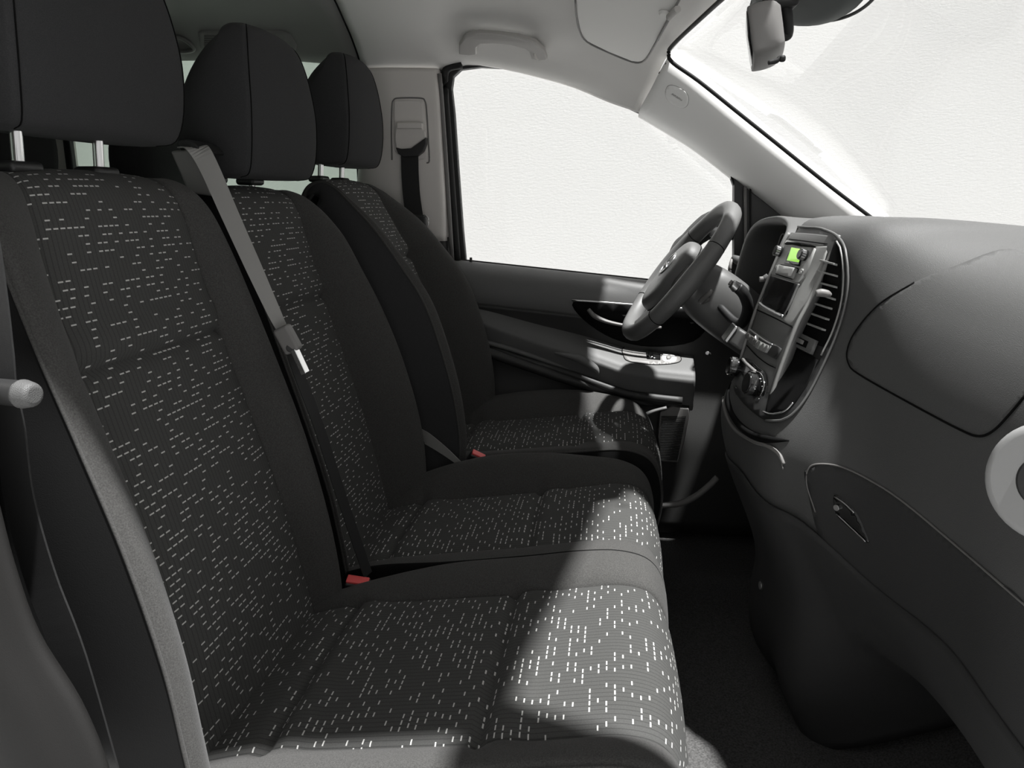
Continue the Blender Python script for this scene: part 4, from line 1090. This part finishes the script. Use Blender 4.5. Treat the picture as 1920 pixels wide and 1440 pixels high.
for (hh, s) in ((.0, 1.0), (.012, .96), (.028, .8), (.034, .5)):
    row = []
    for w in np.arange(14) * 2 * math.pi / 14:
        px, py = 1520 + 118 * math.cos(w) * s, -52 + 96 * math.sin(w) * s
        l, n = hit(WGB, px, py)
        row.append(l + V(-.70, 0, -.7) * hh if l is not None else V(.35, 1.3, 1.3))
    C.append(row)
GRID('cover', net(C, 4, 3, cv=True), 'sensor_cover', sc, cv=True, cap=True)
pts = [hit(WGB, 1520 + 124 * math.cos(w) + 16, -52 + 100 * math.sin(w) - 8)[0] for w in np.linspace(-.2, 1.6, 8)]
TUBE('gasket', pts, .003, 'rubber', sc)

# roof vent and rear handle on the dark headliner
rv = THING('roof_vent', 'low rectangular air outlet with slats in the dark rear headliner', 'air vent', hit(HR, 450, 80)[0])
vp = [(372, 60), (380, 57), (530, 58), (545, 64), (557, 84), (555, 93), (540, 95), (390, 93), (376, 88)]
PATCH('vent_frame', vp, HR, .003, 'headliner_rear', rv, step=14, rnd=False)
for i in range(6):
    y = 66 + i * 4.2
    SEAM('vent_slat', [(384, y), (420, y), (455, y)], HR, .0016, 'grey_plastic', rv, off=.004, sp=2)
rh = THING('coat_hook', 'grey curved coat hook on the rear headliner beside the near headrest', 'hook', hit(HR, 350, 85)[0])
SEAM('hook', [(325, 66), (340, 68), (356, 78), (364, 90), (345, 94), (325, 92)], HR, .006, 'grey_plastic', rh, off=.006)

# ================================================================== SECOND ROW
def rear_seat(yc, label):
    t = THING('rear_seat', label, 'seat', (-1.4, yc, 0), 'rear seats behind the front row'); rsx = .27
    C = []
    for z, xf, xb, w in ((.35, -1.35, -1.5, .17), (.5, -1.36, -1.5, .18), (.75, -1.42, -1.53, .18), (.9, -1.46, -1.55, .17), (.96, -1.49, -1.55, .14)):
        C.append([V(xf, yc - w, z), V(xf + .01, yc, z), V(xf, yc + w, z), V(xb, yc + w, z), V(xb - .01, yc, z), V(xb, yc - w, z)])
    GRID('backrest', net(C, 4, 3, cv=True), 'bolster_fabric', t, cv=True, cap=True)
    C = []
    for z, xf, xb, w in ((.985, -1.455, -1.50, .09), (1.0, -1.43, -1.515, .115), (1.08, -1.425, -1.515, .12), (1.16, -1.44, -1.50, .10), (1.2, -1.455, -1.485, .06)):
        C.append([V(xf, yc - w, z), V(xf + .01, yc, z), V(xf, yc + w, z), V(xb, yc + w, z), V(xb - .01, yc, z), V(xb, yc - w, z)])
    GRID('headrest', net(C, 4, 3, cv=True), 'headrest_fabric', t, cv=True, cap=True)
    BOX('cushion', (-1.27, yc, .33), (.36, .34, .14), 'bolster_fabric', t, bevel=.04)
    BOX('base', (-1.27, yc, .13), (.3, .32, .26), 'seat_back_shell', t, bevel=.02)
    for s in (-.06, .06): CYL('headrest_post', (-1.5, yc + s, .93), (-1.5, yc + s, 1.02), .006, 'chrome', t, n=12)
rear_seat(1.965, 'dark rear seat seen between the near and middle headrests')
rear_seat(1.42, 'dark rear seat whose headrest shows under the near headrest at the picture edge')

wm = THING('wing_mirror', 'black exterior mirror seen through the driver window behind the steering wheel', 'mirror', P(1330, 440, 2.42))
ol = [(1256, 490), (1260, 472), (1270, 455), (1285, 442), (1305, 420), (1335, 397), (1385, 392), (1392, 440), (1330, 450), (1303, 472), (1280, 476)]
c0 = np.mean([P(x, y, 2.42) for x, y in ol], 0)
C = []
for dy, sc_ in ((0, .9), (.008, 1.0), (.07, 1.0), (.14, .9), (.17, .6)):
    C.append([c0 + (P(x, y, 2.42) - c0) * sc_ + V(0, dy, 0) for x, y in ol])
GRID('housing', net(C, 3, 3, cv=True), 'rubber', wm, cv=True, cap=True)

BOX('bracket', (P(1350, 430, 2.36) + V(0, -.02, -.01)), (.05, .26, .03), 'dark_plastic', wm, bevel=.008)
# the second row stands close behind the front seats
for o in bpy.data.objects:
    if o.parent is None and o.name.startswith('rear_seat'): o.location.x += .27
